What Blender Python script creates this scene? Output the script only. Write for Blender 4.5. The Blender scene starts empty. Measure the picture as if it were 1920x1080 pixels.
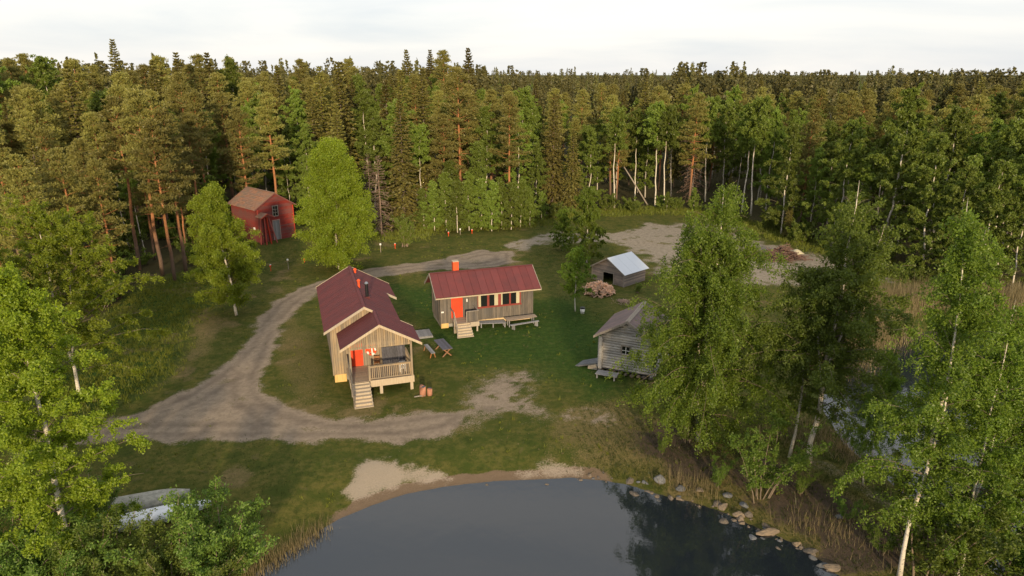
import bpy, math, random
import numpy as np
from math import radians, sin, cos, pi

# ------------------------------------------------------------------ camera, sky, sun, exposure
scene = bpy.context.scene
COL = scene.collection
cam_data = bpy.data.cameras.new("camera")
cam = bpy.data.objects.new("camera", cam_data)
COL.objects.link(cam)
cam.location = (0, 0, 23.0)
cam.rotation_euler = (radians(90 - 17.223), 0, 0)
cam_data.sensor_width = 36.0
cam_data.lens = 36.0 * 1300 / 1920
cam_data.clip_start = 0.5
cam_data.clip_end = 20000
scene.camera = cam

SUN_EL, SUN_AZ = radians(13), radians(172)        # low evening sun over the lake, behind the viewer
world = bpy.data.worlds.new("World")
scene.world = world
world.use_nodes = True
wn, wl = world.node_tree.nodes, world.node_tree.links
wn.clear()
w_out = wn.new("ShaderNodeOutputWorld")
w_bg = wn.new("ShaderNodeBackground")
w_sky = wn.new("ShaderNodeTexSky")
w_sky.sky_type = 'NISHITA'
w_sky.sun_disc = False
w_sky.sun_elevation = SUN_EL
w_sky.sun_rotation = SUN_AZ
w_tc = wn.new("ShaderNodeTexCoord")
w_map = wn.new("ShaderNodeMapping")
w_map.inputs['Scale'].default_value = (1.0, 1.3, 7.0)
w_map.inputs['Rotation'].default_value = (0.05, 0.06, 0.5)
w_noise = wn.new("ShaderNodeTexNoise")
w_noise.inputs['Scale'].default_value = 1.7
w_noise.inputs['Detail'].default_value = 7
w_noise.inputs['Roughness'].default_value = 0.52
w_noise.inputs['Distortion'].default_value = 0.4
w_ramp = wn.new("ShaderNodeValToRGB")                # thin layered cloud: cool grey bands to near white
w_ramp.color_ramp.elements[0].position = 0.36
w_ramp.color_ramp.elements[0].color = (5.9, 6.15, 6.5, 1)
w_ramp.color_ramp.elements[1].position = 0.60
w_ramp.color_ramp.elements[1].color = (8.0, 7.7, 7.35, 1)
w_mix = wn.new("ShaderNodeMix")
w_mix.data_type = 'RGBA'
w_mix.inputs['Factor'].default_value = 0.86           # cloud cover over the clear sky
wl.new(w_tc.outputs['Generated'], w_map.inputs['Vector'])
wl.new(w_map.outputs['Vector'], w_noise.inputs['Vector'])
wl.new(w_noise.outputs['Fac'], w_ramp.inputs['Fac'])
wl.new(w_sky.outputs['Color'], w_mix.inputs['A'])
wl.new(w_ramp.outputs['Color'], w_mix.inputs['B'])
wl.new(w_mix.outputs['Result'], w_bg.inputs['Color'])
w_bg.inputs['Strength'].default_value = 0.115
wl.new(w_bg.outputs['Background'], w_out.inputs['Surface'])

sun_data = bpy.data.lights.new("sun", 'SUN')
sun_data.energy = 4.4
sun_data.angle = radians(2.5)
sun_data.color = (1.0, 0.77, 0.48)
sun = bpy.data.objects.new("sun", sun_data)
COL.objects.link(sun)
sun.rotation_euler = (radians(90) - SUN_EL, 0, -SUN_AZ + pi)   # aims from azimuth SUN_AZ
sun.location = (20, -90, 60)

vs = scene.view_settings
vs.view_transform = 'Standard'
vs.look = 'None'
vs.exposure = 0.3
vs.gamma = 1.0
scene.render.engine = 'CYCLES'
scene.cycles.use_denoising = True
scene.cycles.max_bounces = 6
scene.cycles.diffuse_bounces = 3
scene.cycles.glossy_bounces = 2
scene.cycles.transmission_bounces = 3
scene.cycles.transparent_max_bounces = 4
scene.cycles.caustics_reflective = False
scene.cycles.caustics_refractive = False

rng = np.random.default_rng(7)
random.seed(7)

# ------------------------------------------------------------------ materials
def lin(r, g, b):
    f = lambda c: (c / 255 / 12.92) if c / 255 <= 0.04045 else ((c / 255 + 0.055) / 1.055) ** 2.4
    return (f(r), f(g), f(b), 1)

class NT:
    def __init__(s, name):
        s.m = bpy.data.materials.new(name); s.m.use_nodes = True
        s.n, s.l = s.m.node_tree.nodes, s.m.node_tree.links
        s.n.clear(); s.out = s.n.new("ShaderNodeOutputMaterial")
    def new(s, t, **kw):
        n = s.n.new(t)
        for k, v in kw.items():
            if k in n.inputs: s.set(n, k, v)
            else: setattr(n, k, v)
        return n
    def set(s, n, k, v):
        if hasattr(v, 'is_output') or isinstance(v, bpy.types.NodeSocket): s.l.new(v, n.inputs[k])
        else: n.inputs[k].default_value = v
    def noise(s, vec, scale, detail=4, rough=0.55, dist=0):
        n = s.n.new("ShaderNodeTexNoise")
        n.inputs['Scale'].default_value = scale; n.inputs['Detail'].default_value = detail
        n.inputs['Roughness'].default_value = rough; n.inputs['Distortion'].default_value = dist
        if vec is not None: s.l.new(vec, n.inputs['Vector'])
        return n.outputs['Fac']
    def coords(s, kind='Object', scale=(1, 1, 1)):
        t = s.n.new("ShaderNodeTexCoord"); m = s.n.new("ShaderNodeMapping")
        m.inputs['Scale'].default_value = scale
        s.l.new(t.outputs[kind], m.inputs['Vector']); return m.outputs['Vector']
    def ramp(s, fac, stops):
        r = s.n.new("ShaderNodeValToRGB"); e = r.color_ramp.elements
        while len(e) < len(stops): e.new(0.5)
        for i, (p, c) in enumerate(stops): e[i].position = p; e[i].color = c if len(c) == 4 else (*c, 1)
        s.l.new(fac, r.inputs['Fac']); return r.outputs['Color']
    def mix(s, fac, a, b, blend='MIX'):
        n = s.n.new("ShaderNodeMix"); n.data_type = 'RGBA'; n.blend_type = blend
        for k, v in (('Factor', fac), ('A', a), ('B', b)):
            i = [x for x in n.inputs if x.name == k and (x.type == 'RGBA' or k == 'Factor')][0]
            if isinstance(v, bpy.types.NodeSocket): s.l.new(v, i)
            else: i.default_value = v
        return [o for o in n.outputs if o.type == 'RGBA'][0]
    def math(s, op, a, b=0.0, c=None, clamp=False):
        n = s.n.new("ShaderNodeMath"); n.operation = op; n.use_clamp = clamp
        for i, v in enumerate((a, b, c)):
            if v is None: continue
            if isinstance(v, bpy.types.NodeSocket): s.l.new(v, n.inputs[i])
            else: n.inputs[i].default_value = v
        return n.outputs[0]
    def step(s, x, lo, hi):
        n = s.n.new("ShaderNodeMapRange"); n.interpolation_type = 'SMOOTHSTEP'
        s.l.new(x, n.inputs['Value']); n.inputs['From Min'].default_value = lo; n.inputs['From Max'].default_value = hi
        return n.outputs['Result']
    def hsv(s, col, h=0.5, sat=1.0, val=1.0):
        n = s.n.new("ShaderNodeHueSaturation")
        for k, v in (('Hue', h), ('Saturation', sat), ('Value', val), ('Color', col)):
            if isinstance(v, bpy.types.NodeSocket): s.l.new(v, n.inputs[k])
            else: n.inputs[k].default_value = v
        return n.outputs['Color']
    def bump(s, h, strength=0.3, dist=0.02):
        b = s.n.new("ShaderNodeBump"); b.inputs['Strength'].default_value = strength; b.inputs['Distance'].default_value = dist
        s.l.new(h, b.inputs['Height']); return b.outputs['Normal']
    def rnd(s, lo, hi, source='object'):
        if source == 'object':
            o = s.n.new("ShaderNodeObjectInfo").outputs['Random']
        else:
            o = s.n.new("ShaderNodeNewGeometry").outputs['Random Per Island']
        return s.math('MULTIPLY_ADD', o, hi - lo, lo)
    def principled(s, col, rough=0.8, normal=None, spec=0.3, metal=0.0):
        p = s.n.new("ShaderNodeBsdfPrincipled")
        for k, v in (('Base Color', col), ('Roughness', rough), ('Specular IOR Level', spec), ('Metallic', metal)):
            if isinstance(v, bpy.types.NodeSocket): s.l.new(v, p.inputs[k])
            else: p.inputs[k].default_value = v
        if normal is not None: s.l.new(normal, p.inputs['Normal'])
        s.l.new(p.outputs['BSDF'], s.out.inputs['Surface']); return s.m

def wood(name, a, b, stretch=(14, 14, 1.2), rough=0.8, var=0.25, weather=None, wscale=0.7):
    t = NT(name)
    v = t.coords('Object', stretch)
    g = t.noise(v, 1.0, 6, 0.6, 0.3)
    c = t.mix(t.step(g, 0.3, 0.7), a, b)
    if weather:
        w = t.noise(t.coords('Object', (1, 1, 0.5)), wscale, 5, 0.6)
        c = t.mix(t.step(w, 0.42, 0.66), c, weather)
    c = t.hsv(c, 0.5, t.rnd(0.8, 1.1), t.rnd(1 - var, 1 + var))
    return t.principled(c, rough, t.bump(g, 0.4, 0.01))

def paint(name, col, rough=0.6, var=0.06, wear=None, spec=0.3, metal=0.0, scale=1.3):
    t = NT(name)
    n = t.noise(t.coords('Object'), scale, 6, 0.65)
    c = t.hsv(t.mix(t.step(n, 0.3, 0.75), col, wear if wear else tuple(x * 0.82 for x in col[:3]) + (1,)), 0.5, 1.0, t.rnd(1 - var, 1 + var))
    f = t.noise(t.coords('Object', (9, 9, 9)), 2.0, 3)
    return t.principled(c, rough, t.bump(f, 0.12, 0.01), spec, metal)

def leaf(name, a, b, trans, hue=0.02, val=0.3, tval=0.22, fac=0.42):
    t = NT(name)
    isl = t.rnd(0, 1, 'island')
    c = t.mix(isl, a, b)
    c = t.hsv(c, t.rnd(0.5 - hue, 0.5 + hue), 1.0, t.rnd(1 - tval, 1 + tval))
    c2 = t.hsv(c, 0.488, 1.05, trans)
    d = t.new("ShaderNodeBsdfDiffuse"); tr = t.new("ShaderNodeBsdfTranslucent"); gl = t.new("ShaderNodeBsdfGlossy")
    t.l.new(c, d.inputs['Color']); t.l.new(c2, tr.inputs['Color'])
    gl.inputs['Roughness'].default_value = 0.45; gl.inputs['Color'].default_value = (0.8, 0.8, 0.8, 1)
    m = t.new("ShaderNodeMixShader"); m.inputs[0].default_value = fac
    t.l.new(d.outputs[0], m.inputs[1]); t.l.new(tr.outputs[0], m.inputs[2])
    m2 = t.new("ShaderNodeMixShader"); m2.inputs[0].default_value = 0.025
    t.l.new(m.outputs[0], m2.inputs[1]); t.l.new(gl.outputs[0], m2.inputs[2])
    t.l.new(m2.outputs[0], t.out.inputs['Surface'])
    return t.m

M = {}
M['board_fresh'] = wood('board_fresh', (0.335, 0.255, 0.165, 1), (0.24, 0.18, 0.115, 1), var=0.28, weather=(0.205, 0.175, 0.135, 1))
M['board_grey'] = wood('board_grey', (0.165, 0.138, 0.112, 1), (0.095, 0.082, 0.068, 1), var=0.3, weather=(0.112, 0.102, 0.094, 1))
M['trim_cream'] = wood('trim_cream', (0.42, 0.355, 0.27, 1), (0.34, 0.275, 0.195, 1), var=0.1)
M['trim_grey'] = wood('trim_grey', (0.31, 0.27, 0.225, 1), (0.21, 0.18, 0.15, 1), var=0.15)
M['deck'] = wood('deck', (0.36, 0.28, 0.205, 1), (0.26, 0.20, 0.145, 1), var=0.2)
M['beam_pine'] = wood('beam_pine', (0.62, 0.44, 0.20, 1), (0.50, 0.33, 0.14, 1), var=0.1)
M['dark_plank'] = wood('dark_plank', (0.10, 0.10, 0.12, 1), (0.055, 0.055, 0.07, 1), var=0.25)
M['grey_plank'] = wood('grey_plank', (0.26, 0.26, 0.27, 1), (0.17, 0.17, 0.175, 1), var=0.2)
M['brown_wood'] = wood('brown_wood', (0.30, 0.14, 0.06, 1), (0.20, 0.09, 0.04, 1), var=0.15)
M['log_grey'] = wood('log_grey', (0.44, 0.42, 0.395, 1), (0.32, 0.30, 0.28, 1), (1.3, 9, 9), var=0.2, weather=(0.27, 0.26, 0.245, 1))
M['shed_board'] = wood('shed_board', (0.31, 0.25, 0.215, 1), (0.19, 0.15, 0.13, 1), (1.3, 9, 9), var=0.3, weather=(0.20, 0.17, 0.15, 1))
M['red_board'] = wood('red_board', (0.24, 0.040, 0.033, 1), (0.155, 0.032, 0.028, 1), (1.0, 6, 7), var=0.16, weather=(0.17, 0.052, 0.045, 1))
M['red_bright'] = wood('red_bright', (0.46, 0.065, 0.04, 1), (0.36, 0.05, 0.032, 1), var=0.12)
M['barn_trim'] = wood('barn_trim', (0.40, 0.30, 0.27, 1), (0.30, 0.17, 0.15, 1), var=0.1)
M['roof_red'] = paint('roof_red', (0.142, 0.040, 0.041, 1), 0.65, 0.07, (0.105, 0.037, 0.040, 1), 0.15, scale=0.9)
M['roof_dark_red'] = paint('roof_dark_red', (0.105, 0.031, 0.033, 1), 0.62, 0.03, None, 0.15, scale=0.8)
M['roof_shingle'] = wood('roof_shingle', (0.30, 0.165, 0.11, 1), (0.20, 0.11, 0.075, 1), (7, 2, 2), var=0.16, weather=(0.21, 0.14, 0.10, 1))
M['roof_log'] = wood('roof_log', (0.22, 0.155, 0.145, 1), (0.15, 0.108, 0.102, 1), (2, 9, 2), var=0.14, weather=(0.16, 0.12, 0.11, 1))
M['door_red'] = paint('door_red', (0.66, 0.062, 0.018, 1), 0.55, 0.03, (0.55, 0.05, 0.016, 1))
M['orange_red'] = paint('orange_red', (0.72, 0.09, 0.025, 1), 0.6, 0.04, None)
M['window_red'] = paint('window_red', (0.23, 0.045, 0.035, 1), 0.6, 0.04)
M['cream_paint'] = paint('cream_paint', (0.46, 0.42, 0.29, 1), 0.6, 0.03)
M['white_paint'] = paint('white_paint', (0.78, 0.77, 0.74, 1), 0.5, 0.03)
M['white_roof'] = paint('white_roof', (0.60, 0.64, 0.70, 1), 0.6, 0.01, (0.57, 0.61, 0.67, 1), 0.3, scale=0.6)
M['white_boat'] = paint('white_boat', (0.76, 0.79, 0.85, 1), 0.35, 0.02, (0.64, 0.67, 0.72, 1), 0.5)
M['grey_boat'] = paint('grey_boat', (0.38, 0.37, 0.32, 1), 0.7, 0.03, (0.20, 0.20, 0.175, 1), scale=4)
M['black_metal'] = paint('black_metal', (0.035, 0.035, 0.04, 1), 0.35, 0.03, None, 0.5, 0.6)
M['steel'] = paint('steel', (0.35, 0.36, 0.38, 1), 0.3, 0.03, None, 0.5, 0.9)
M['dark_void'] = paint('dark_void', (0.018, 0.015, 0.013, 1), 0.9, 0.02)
M['concrete'] = paint('concrete', (0.34, 0.33, 0.31, 1), 0.9, 0.04, (0.24, 0.235, 0.22, 1))
M['terracotta'] = paint('terracotta', (0.42, 0.20, 0.13, 1), 0.8, 0.12, (0.30, 0.14, 0.09, 1))
t = NT('window_glass'); M['glass'] = t.principled((0.012, 0.014, 0.015, 1), 0.06, None, 0.5)
def stone_mat(name, a, b):
    t = NT(name); v = t.coords('Object')
    n = t.noise(v, 3.0, 8, 0.65); n2 = t.noise(v, 14, 4, 0.6)
    c = t.mix(t.step(n, 0.35, 0.7), a, b); c = t.mix(t.step(n2, 0.62, 0.8), c, (0.22, 0.22, 0.19, 1))
    c = t.hsv(c, 0.5, t.rnd(0.7, 1.2), t.rnd(0.65, 1.25))
    return t.principled(c, 0.9, t.bump(n, 0.6, 0.05))
M['stone'] = stone_mat('stone', (0.19, 0.15, 0.11, 1), (0.10, 0.085, 0.07, 1))
M['stone_grey'] = stone_mat('stone_grey', (0.15, 0.155, 0.165, 1), (0.085, 0.09, 0.095, 1))
t = NT('birch_bark'); v = t.coords('Object', (3, 3, 9)); n = t.noise(v, 1.6, 5, 0.7); n2 = t.noise(t.coords('Object', (1.2, 1.2, .5)), 1.0, 3)
c = t.mix(t.step(n, 0.56, 0.66), (0.60, 0.55, 0.47, 1), (0.06, 0.05, 0.045, 1)); c = t.mix(t.step(n2, 0.5, 0.75), c, (0.36, 0.27, 0.20, 1))
M['birch_bark'] = t.principled(c, 0.8, t.bump(n, 0.4, 0.03))
M['limb_bark'] = wood('limb_bark', (0.20, 0.155, 0.11, 1), (0.12, 0.095, 0.07, 1), var=0.1)
t = NT('pine_bark'); v = t.coords('Object', (5, 5, 1.4)); n = t.noise(v, 2.0, 6, 0.65); tc = t.new("ShaderNodeTexCoord"); sx = t.new("ShaderNodeSeparateXYZ"); t.l.new(tc.outputs['Object'], sx.inputs[0])
up = t.step(t.math('ADD', sx.outputs['Z'], t.math('MULTIPLY', n, 3.0)), 3.5, 8.5)
c = t.mix(up, (0.16, 0.105, 0.075, 1), (0.36, 0.155, 0.065, 1)); c = t.mix(t.step(n, 0.5, 0.7), c, (0.10, 0.06, 0.045, 1))
M['pine_bark'] = t.principled(c, 0.9, t.bump(n, 0.6, 0.04))
t = NT('spruce_bark'); n = t.noise(t.coords('Object', (5, 5, 1.4)), 2.0, 6, 0.65)
M['spruce_bark'] = t.principled(t.mix(n, (0.20, 0.155, 0.125, 1), (0.09, 0.07, 0.06, 1)), 0.9, t.bump(n, 0.6, 0.03))
M['dead_wood'] = wood('dead_wood', (0.30, 0.22, 0.175, 1), (0.20, 0.145, 0.115, 1), var=0.1)
M['brush_wood'] = wood('brush_wood', (0.20, 0.105, 0.07, 1), (0.10, 0.06, 0.045, 1), var=0.1)
M['leaf_birch'] = leaf('leaf_birch', (0.165, 0.230, 0.024, 1), (0.088, 0.145, 0.018, 1), 1.6, 0.01, fac=0.45)
M['leaf_bright'] = leaf('leaf_bright', (0.255, 0.320, 0.025, 1), (0.150, 0.215, 0.019, 1), 1.7, 0.008, fac=0.45)
M['leaf_deep'] = leaf('leaf_deep', (0.150, 0.225, 0.030, 1), (0.085, 0.145, 0.022, 1), 1.5, fac=0.42)
M['leaf_wood'] = leaf('leaf_wood', (0.190, 0.245, 0.038, 1), (0.110, 0.160, 0.026, 1), 1.5, 0.010, tval=0.38, fac=0.42)
M['leaf_shrub'] = leaf('leaf_shrub', (0.165, 0.235, 0.038, 1), (0.095, 0.150, 0.026, 1), 1.5, 0.02, fac=0.38)
M['needle_pine'] = leaf('needle_pine', (0.280, 0.258, 0.064, 1), (0.172, 0.172, 0.050, 1), 1.25, 0.010, tval=0.25, fac=0.33)
M['needle_far'] = leaf('needle_far', (0.140, 0.135, 0.042, 1), (0.085, 0.088, 0.030, 1), 0.9, 0.012, fac=0.15)
M['leaf_far'] = leaf('leaf_far', (0.125, 0.165, 0.026, 1), (0.080, 0.115, 0.018, 1), 1.2, 0.01, fac=0.25)
M['needle_spruce'] = leaf('needle_spruce', (0.220, 0.192, 0.046, 1), (0.125, 0.122, 0.034, 1), 1.2, 0.014, tval=0.35, fac=0.3)
M['twig_dead'] = leaf('twig_dead', (0.20, 0.135, 0.10, 1), (0.13, 0.09, 0.07, 1), 0.7, 0.01, fac=0.1)
M['blade_grass'] = leaf('blade_grass', (0.205, 0.225, 0.030, 1), (0.120, 0.150, 0.022, 1), 1.2, 0.01, fac=0.35)
M['blade_lawn'] = leaf('blade_lawn', (0.058, 0.074, 0.014, 1), (0.030, 0.048, 0.009, 1), 1.2, 0.01, fac=0.35)
M['blade_straw'] = leaf('blade_straw', (0.26, 0.205, 0.115, 1), (0.13, 0.110, 0.055, 1), 1.0, 0.01, fac=0.25)

# ------------------------------------------------------------------ mesh helpers
def fast_mesh(name, V, polys, smooth=False):
    """polys: list of int arrays (n,3) or (n,4)."""
    V = np.asarray(V, np.float32)
    me = bpy.data.meshes.new(name)
    me.vertices.add(len(V)); me.vertices.foreach_set('co', V.ravel())
    loops, starts, off = [], [], 0
    for P in polys:
        if P is None or len(P) == 0: continue
        P = np.asarray(P, np.int32); k = P.shape[1]
        loops.append(P.ravel()); starts.append(off + np.arange(len(P), dtype=np.int32) * k); off += len(P) * k
    L = np.concatenate(loops); S = np.concatenate(starts)
    me.loops.add(len(L)); me.loops.foreach_set('vertex_index', L)
    me.polygons.add(len(S)); me.polygons.foreach_set('loop_start', S)
    me.polygons.foreach_set('use_smooth', np.full(len(S), bool(smooth)))
    me.update(calc_edges=True); me.validate()
    return me

class MB:
    def __init__(s): s.V, s.Q, s.T, s.n = [], [], [], 0
    def add(s, V, Q=None, T=None):
        V = np.asarray(V, float).reshape(-1, 3); s.V.append(V)
        if Q is not None and len(Q): s.Q.append(np.asarray(Q) + s.n)
        if T is not None and len(T): s.T.append(np.asarray(T) + s.n)
        s.n += len(V)
    def box(s, x0, x1, y0, y1, z0, z1):
        V = [(x, y, z) for z in (z0, z1) for y in (y0, y1) for x in (x0, x1)]
        s.add(V, [(0, 2, 3, 1), (4, 5, 7, 6), (0, 1, 5, 4), (2, 6, 7, 3), (0, 4, 6, 2), (1, 3, 7, 5)]); return s
    def slab(s, pts, ext):
        """polygon pts (3-D, 3 or 4 corners) swept along ext."""
        p = np.asarray(pts, float); e = np.asarray(ext, float); k = len(p)
        V = np.vstack([p, p + e]); Q = [(i, (i + 1) % k, (i + 1) % k + k, i + k) for i in range(k)]
        T = []
        if k == 4: Q += [(3, 2, 1, 0), (4, 5, 6, 7)]
        else: T = [(2, 1, 0), (3, 4, 5)]
        s.add(V, Q, T); return s
    def bar(s, a, b, w, h=None, up=(0, 0, 1)):
        a, b = np.asarray(a, float), np.asarray(b, float); h = h or w
        d = b - a; d = d / np.linalg.norm(d); u = np.asarray(up, float)
        if abs(d @ u) > 0.98: u = np.array([0, 1, 0])
        x = np.cross(d, u); x /= np.linalg.norm(x); y = np.cross(x, d)
        c = [a + x * w / 2 * i + y * h / 2 * j for i, j in ((-1, -1), (1, -1), (1, 1), (-1, 1))]
        return s.slab(c, b - a)
    def tube(s, pts, rad, ns=6, cap=True):
        p = np.asarray(pts, float); r = np.asarray(rad, float); n = len(p)
        t = np.gradient(p, axis=0); t /= np.linalg.norm(t, axis=1)[:, None] + 1e-9
        ref = np.where(np.abs(t[:, 2:3]) > 0.9, np.array([[1., 0, 0]]), np.array([[0, 0, 1.]]))
        x = np.cross(t, ref); x /= np.linalg.norm(x, axis=1)[:, None] + 1e-9; y = np.cross(t, x)
        if n > 1:
            for i in range(1, n):
                if x[i] @ x[i - 1] < 0: x[i] *= -1; y[i] *= -1
        a = np.arange(ns) * 2 * pi / ns
        ring = p[:, None] + r[:, None, None] * (np.cos(a)[None, :, None] * x[:, None] + np.sin(a)[None, :, None] * y[:, None])
        i = np.arange(n - 1)[:, None] * ns; j = np.arange(ns)[None]; j2 = (j + 1) % ns
        Q = np.stack([i + j, i + j2, i + ns + j2, i + ns + j], -1).reshape(-1, 4)
        V = ring.reshape(-1, 3); T = None
        if cap:
            V = np.vstack([V, p[:1], p[-1:]]); c0, c1 = n * ns, n * ns + 1
            jj = np.arange(ns); T = np.concatenate([np.stack([np.full(ns, c0), (jj + 1) % ns, jj], -1), np.stack([np.full(ns, c1), (n - 1) * ns + jj, (n - 1) * ns + (jj + 1) % ns], -1)])
        s.add(V, Q, T); return s
    def mesh(s, name, smooth=False):
        return fast_mesh(name, np.vstack(s.V), [np.vstack(s.Q) if s.Q else None, np.vstack(s.T) if s.T else None], smooth)
    def obj(s, name, mat, parent=None, smooth=False):
        return link(name, s.mesh(name, smooth), mat, parent)

def link(name, me, mat, parent=None):
    if mat is not None and not me.materials: me.materials.append(M[mat] if isinstance(mat, str) else mat)
    o = bpy.data.objects.new(name, me); COL.objects.link(o)
    if parent is not None: o.parent = parent
    return o

def tag(o, label=None, cat=None, group=None, kind=None):
    if label: o['label'] = label
    if cat: o['category'] = cat
    if group: o['group'] = group
    if kind: o['kind'] = kind
    return o

def thing(name, label, cat, loc=(0, 0, 0), rz=0.0, group=None):
    o = bpy.data.objects.new(name, None); COL.objects.link(o)
    o.empty_display_size = 0.3
    o.location = loc; o.rotation_euler = (0, 0, rz)
    return tag(o, label, cat, group)

def bevel(o, w=0.01, seg=1):
    m = o.modifiers.new('bevel', 'BEVEL'); m.width = w; m.segments = seg; return o

def B(name, mat, parent, *dims):
    return MB().box(*dims).obj(name, mat, parent)

# value noise on the plane
_lat = np.random.default_rng(3).random((256, 256))
def vnoise(x, y):
    xi, yi = np.floor(x).astype(int), np.floor(y).astype(int); fx, fy = x - xi, y - yi
    fx, fy = fx * fx * (3 - 2 * fx), fy * fy * (3 - 2 * fy)
    g = lambda i, j: _lat[i & 255, j & 255]
    return (g(xi, yi) * (1 - fx) + g(xi + 1, yi) * fx) * (1 - fy) + (g(xi, yi + 1) * (1 - fx) + g(xi + 1, yi + 1) * fx) * fy
def fbm(x, y, oct=4):
    s, a, t = 0, 0.5, 0
    for k in range(oct):
        s = s + a * vnoise(x * 2 ** k + 17 * k, y * 2 ** k + 31 * k); t += a; a *= 0.55
    return s / t
def sstep(x, lo, hi):
    t = np.clip((x - lo) / (hi - lo), 0, 1); return t * t * (3 - 2 * t)
def sdist(x, y, poly):
    """distance to a closed polygon's edge, positive inside."""
    x, y = np.asarray(x, float), np.asarray(y, float)
    d = np.full(x.shape, 1e9); ins = np.zeros(x.shape, bool); n = len(poly)
    for i in range(n):
        (ax, ay), (bx, by) = poly[i], poly[(i + 1) % n]
        ex, ey = bx - ax, by - ay; L = ex * ex + ey * ey + 1e-12
        t = np.clip(((x - ax) * ex + (y - ay) * ey) / L, 0, 1)
        d = np.minimum(d, np.hypot(x - ax - t * ex, y - ay - t * ey))
        c = ((ay > y) != (by > y)) & (x < (bx - ax) * (y - ay) / (by - ay + 1e-12) + ax); ins ^= c
    return np.where(ins, d, -d)

# ------------------------------------------------------------------ terrain
WATER = -0.6
POND = [(-12.6, 28.3), (-11.9, 29.4), (-10.3, 31.7), (-9.4, 32.8), (-7.9, 34.0), (-6.2, 35.1), (-3.8, 35.9), (-1.3, 36.4), (1.3, 36.6), (3.6, 36.8), (5.5, 36.5), (7.0, 36.0), (8.4, 35.1), (10.1, 34.4), (11.7, 33.4), (12.8, 32.3), (13.9, 31.4), (14.7, 30.6), (15.4, 29.5), (15.9, 28.2)] + [(19, 21), (27, 15), (60, 4), (140, -20), (300, -90), (300, -600), (-300, -600), (-300, -60), (-80, 0), (-30, 14), (-16, 23)]
CREEK = [(25.9, 52.4), (31.0, 57.6), (37.2, 61.2), (43.1, 62.6), (48.9, 62.0), (53.5, 59.5)] + [(90, 50), (140, -20), (60, 4), (30, 16)] + [(24.1, 28.3), (23.8, 31.2), (23.2, 34.8), (22.9, 37.9), (22.3, 40.9), (23.0, 45.8)]
ROAD = [(-32.8, 41.4), (-27.2, 44.0), (-25.1, 47.0), (-23.9, 50.9), (-23.7, 56.1), (-24.7, 62.9), (-25.1, 68.9), (-23.9, 74.2), (-21.3, 78.0), (-17.1, 82.4), (-12.8, 84.4), (-9.0, 87.0), (-4.4, 91.9), (0.0, 90.7), (0.5, 85.7), (-2.0, 83.2), (-7.2, 81.9), (-11.7, 81.2), (-15.2, 79.1), (-19.4, 75.2), (-21.1, 72.6), (-22.0, 68.6), (-21.9, 62.9), (-20.9, 56.8), (-19.8, 51.1), (-18.4, 47.4), (-15.8, 44.8), (-12.6, 43.4), (-9.6, 43.4), (-6.8, 44.3), (-4.6, 45.1), (-2.7, 44.8), (-3.0, 43.1), (-4.6, 41.4), (-7.7, 40.4), (-12.6, 40.4), (-18.9, 40.4), (-24.6, 40.4), (-31.1, 38.8)]
GRAVEL = [(-0.7, 93.7), (3.2, 101.0), (8.2, 104.7), (14.3, 101.0), (20.8, 110.8), (32.9, 110.8), (37.5, 99.3), (41.9, 91.3), (45.8, 83.2), (42.2, 77.3), (33.5, 77.3), (28.3, 73.2), (23.8, 71.8), (20.1, 73.2), (18.2, 78.4), (17.6, 88.4), (14.2, 94.3), (5.3, 95.9), (1.8, 92.8)]
SAND = [(-10.1, 34.9), (-9.4, 37.0), (-8.2, 38.2), (-6.3, 37.9), (-4.2, 37.7), (-3.7, 36.7), (-5.7, 36.1), (-8.1, 35.2), (-9.4, 34.1)]
SAND2 = [(0.2, 37.9), (2.7, 38.6), (4.3, 37.8), (3.9, 37.2), (1.3, 37.0), (0.0, 37.2)]
STRAW = [(-18.1, 37.0), (-16.9, 38.1), (-15.1, 36.7), (-15.2, 35.0), (-16.5, 34.5), (-17.9, 35.5)]
WORN = [(-23.9, 63.7), (-22.0, 67.7), (-16.3, 58.0), (-12.8, 47.2), (-6.5, 44.6), (-11.9, 43.4), (-15.9, 45.1), (-18.5, 47.7), (-20.2, 53.2)]
BROWN = [(3.1, 45.0), (8.9, 47.6), (10.4, 45.0), (13.0, 40.5), (17.9, 37.9), (20.8, 34.5), (21.4, 31.1), (20.0, 27.7), (16.4, 27.7), (14.5, 30.7), (11.3, 34.5), (7.7, 36.7), (4.6, 37.9), (1.8, 40.5)]
EARTH = [(-6.4, 44.2), (-4.3, 46.5), (-3.1, 49.6), (-1.3, 51.4), (1.1, 52.3), (2.3, 50.3), (1.2, 48.1), (2.0, 46.2), (3.8, 44.6), (6.1, 45.1), (8.1, 43.1), (5.8, 42.3), (3.0, 43.4), (0.0, 43.1), (-2.6, 42.5), (-5.0, 41.9)]
SHORE_GRASS = [(-15.4, 38.4), (-12.3, 39.5), (-9.0, 40.1), (-2.1, 41.6), (1.5, 42.6), (3.1, 40.0), (1.0, 38.2), (-1.9, 36.8), (-3.6, 37.4), (-6.0, 38.0), (-8.7, 38.2), (-10.9, 36.6), (-12.8, 34.3)]
LAWN = [(-14.7, 76.3), (2.3, 70.3), (7.4, 70.3), (10.5, 58.0), (9.2, 47.2), (5.5, 46.3), (2.6, 51.1), (0.0, 53.2), (-4.4, 52.1), (-7.7, 58.0)]
VERGE = [(-28.7, 46.3), (-26.0, 49.1), (-25.8, 55.5), (-27.0, 63.7), (-28.1, 74.2), (-26.2, 81.9), (-28.1, 88.4), (-28.9, 78.4), (-28.2, 65.2), (-31.4, 65.2), (-29.7, 58.0), (-27.4, 52.1), (-28.2, 47.7)]
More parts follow.
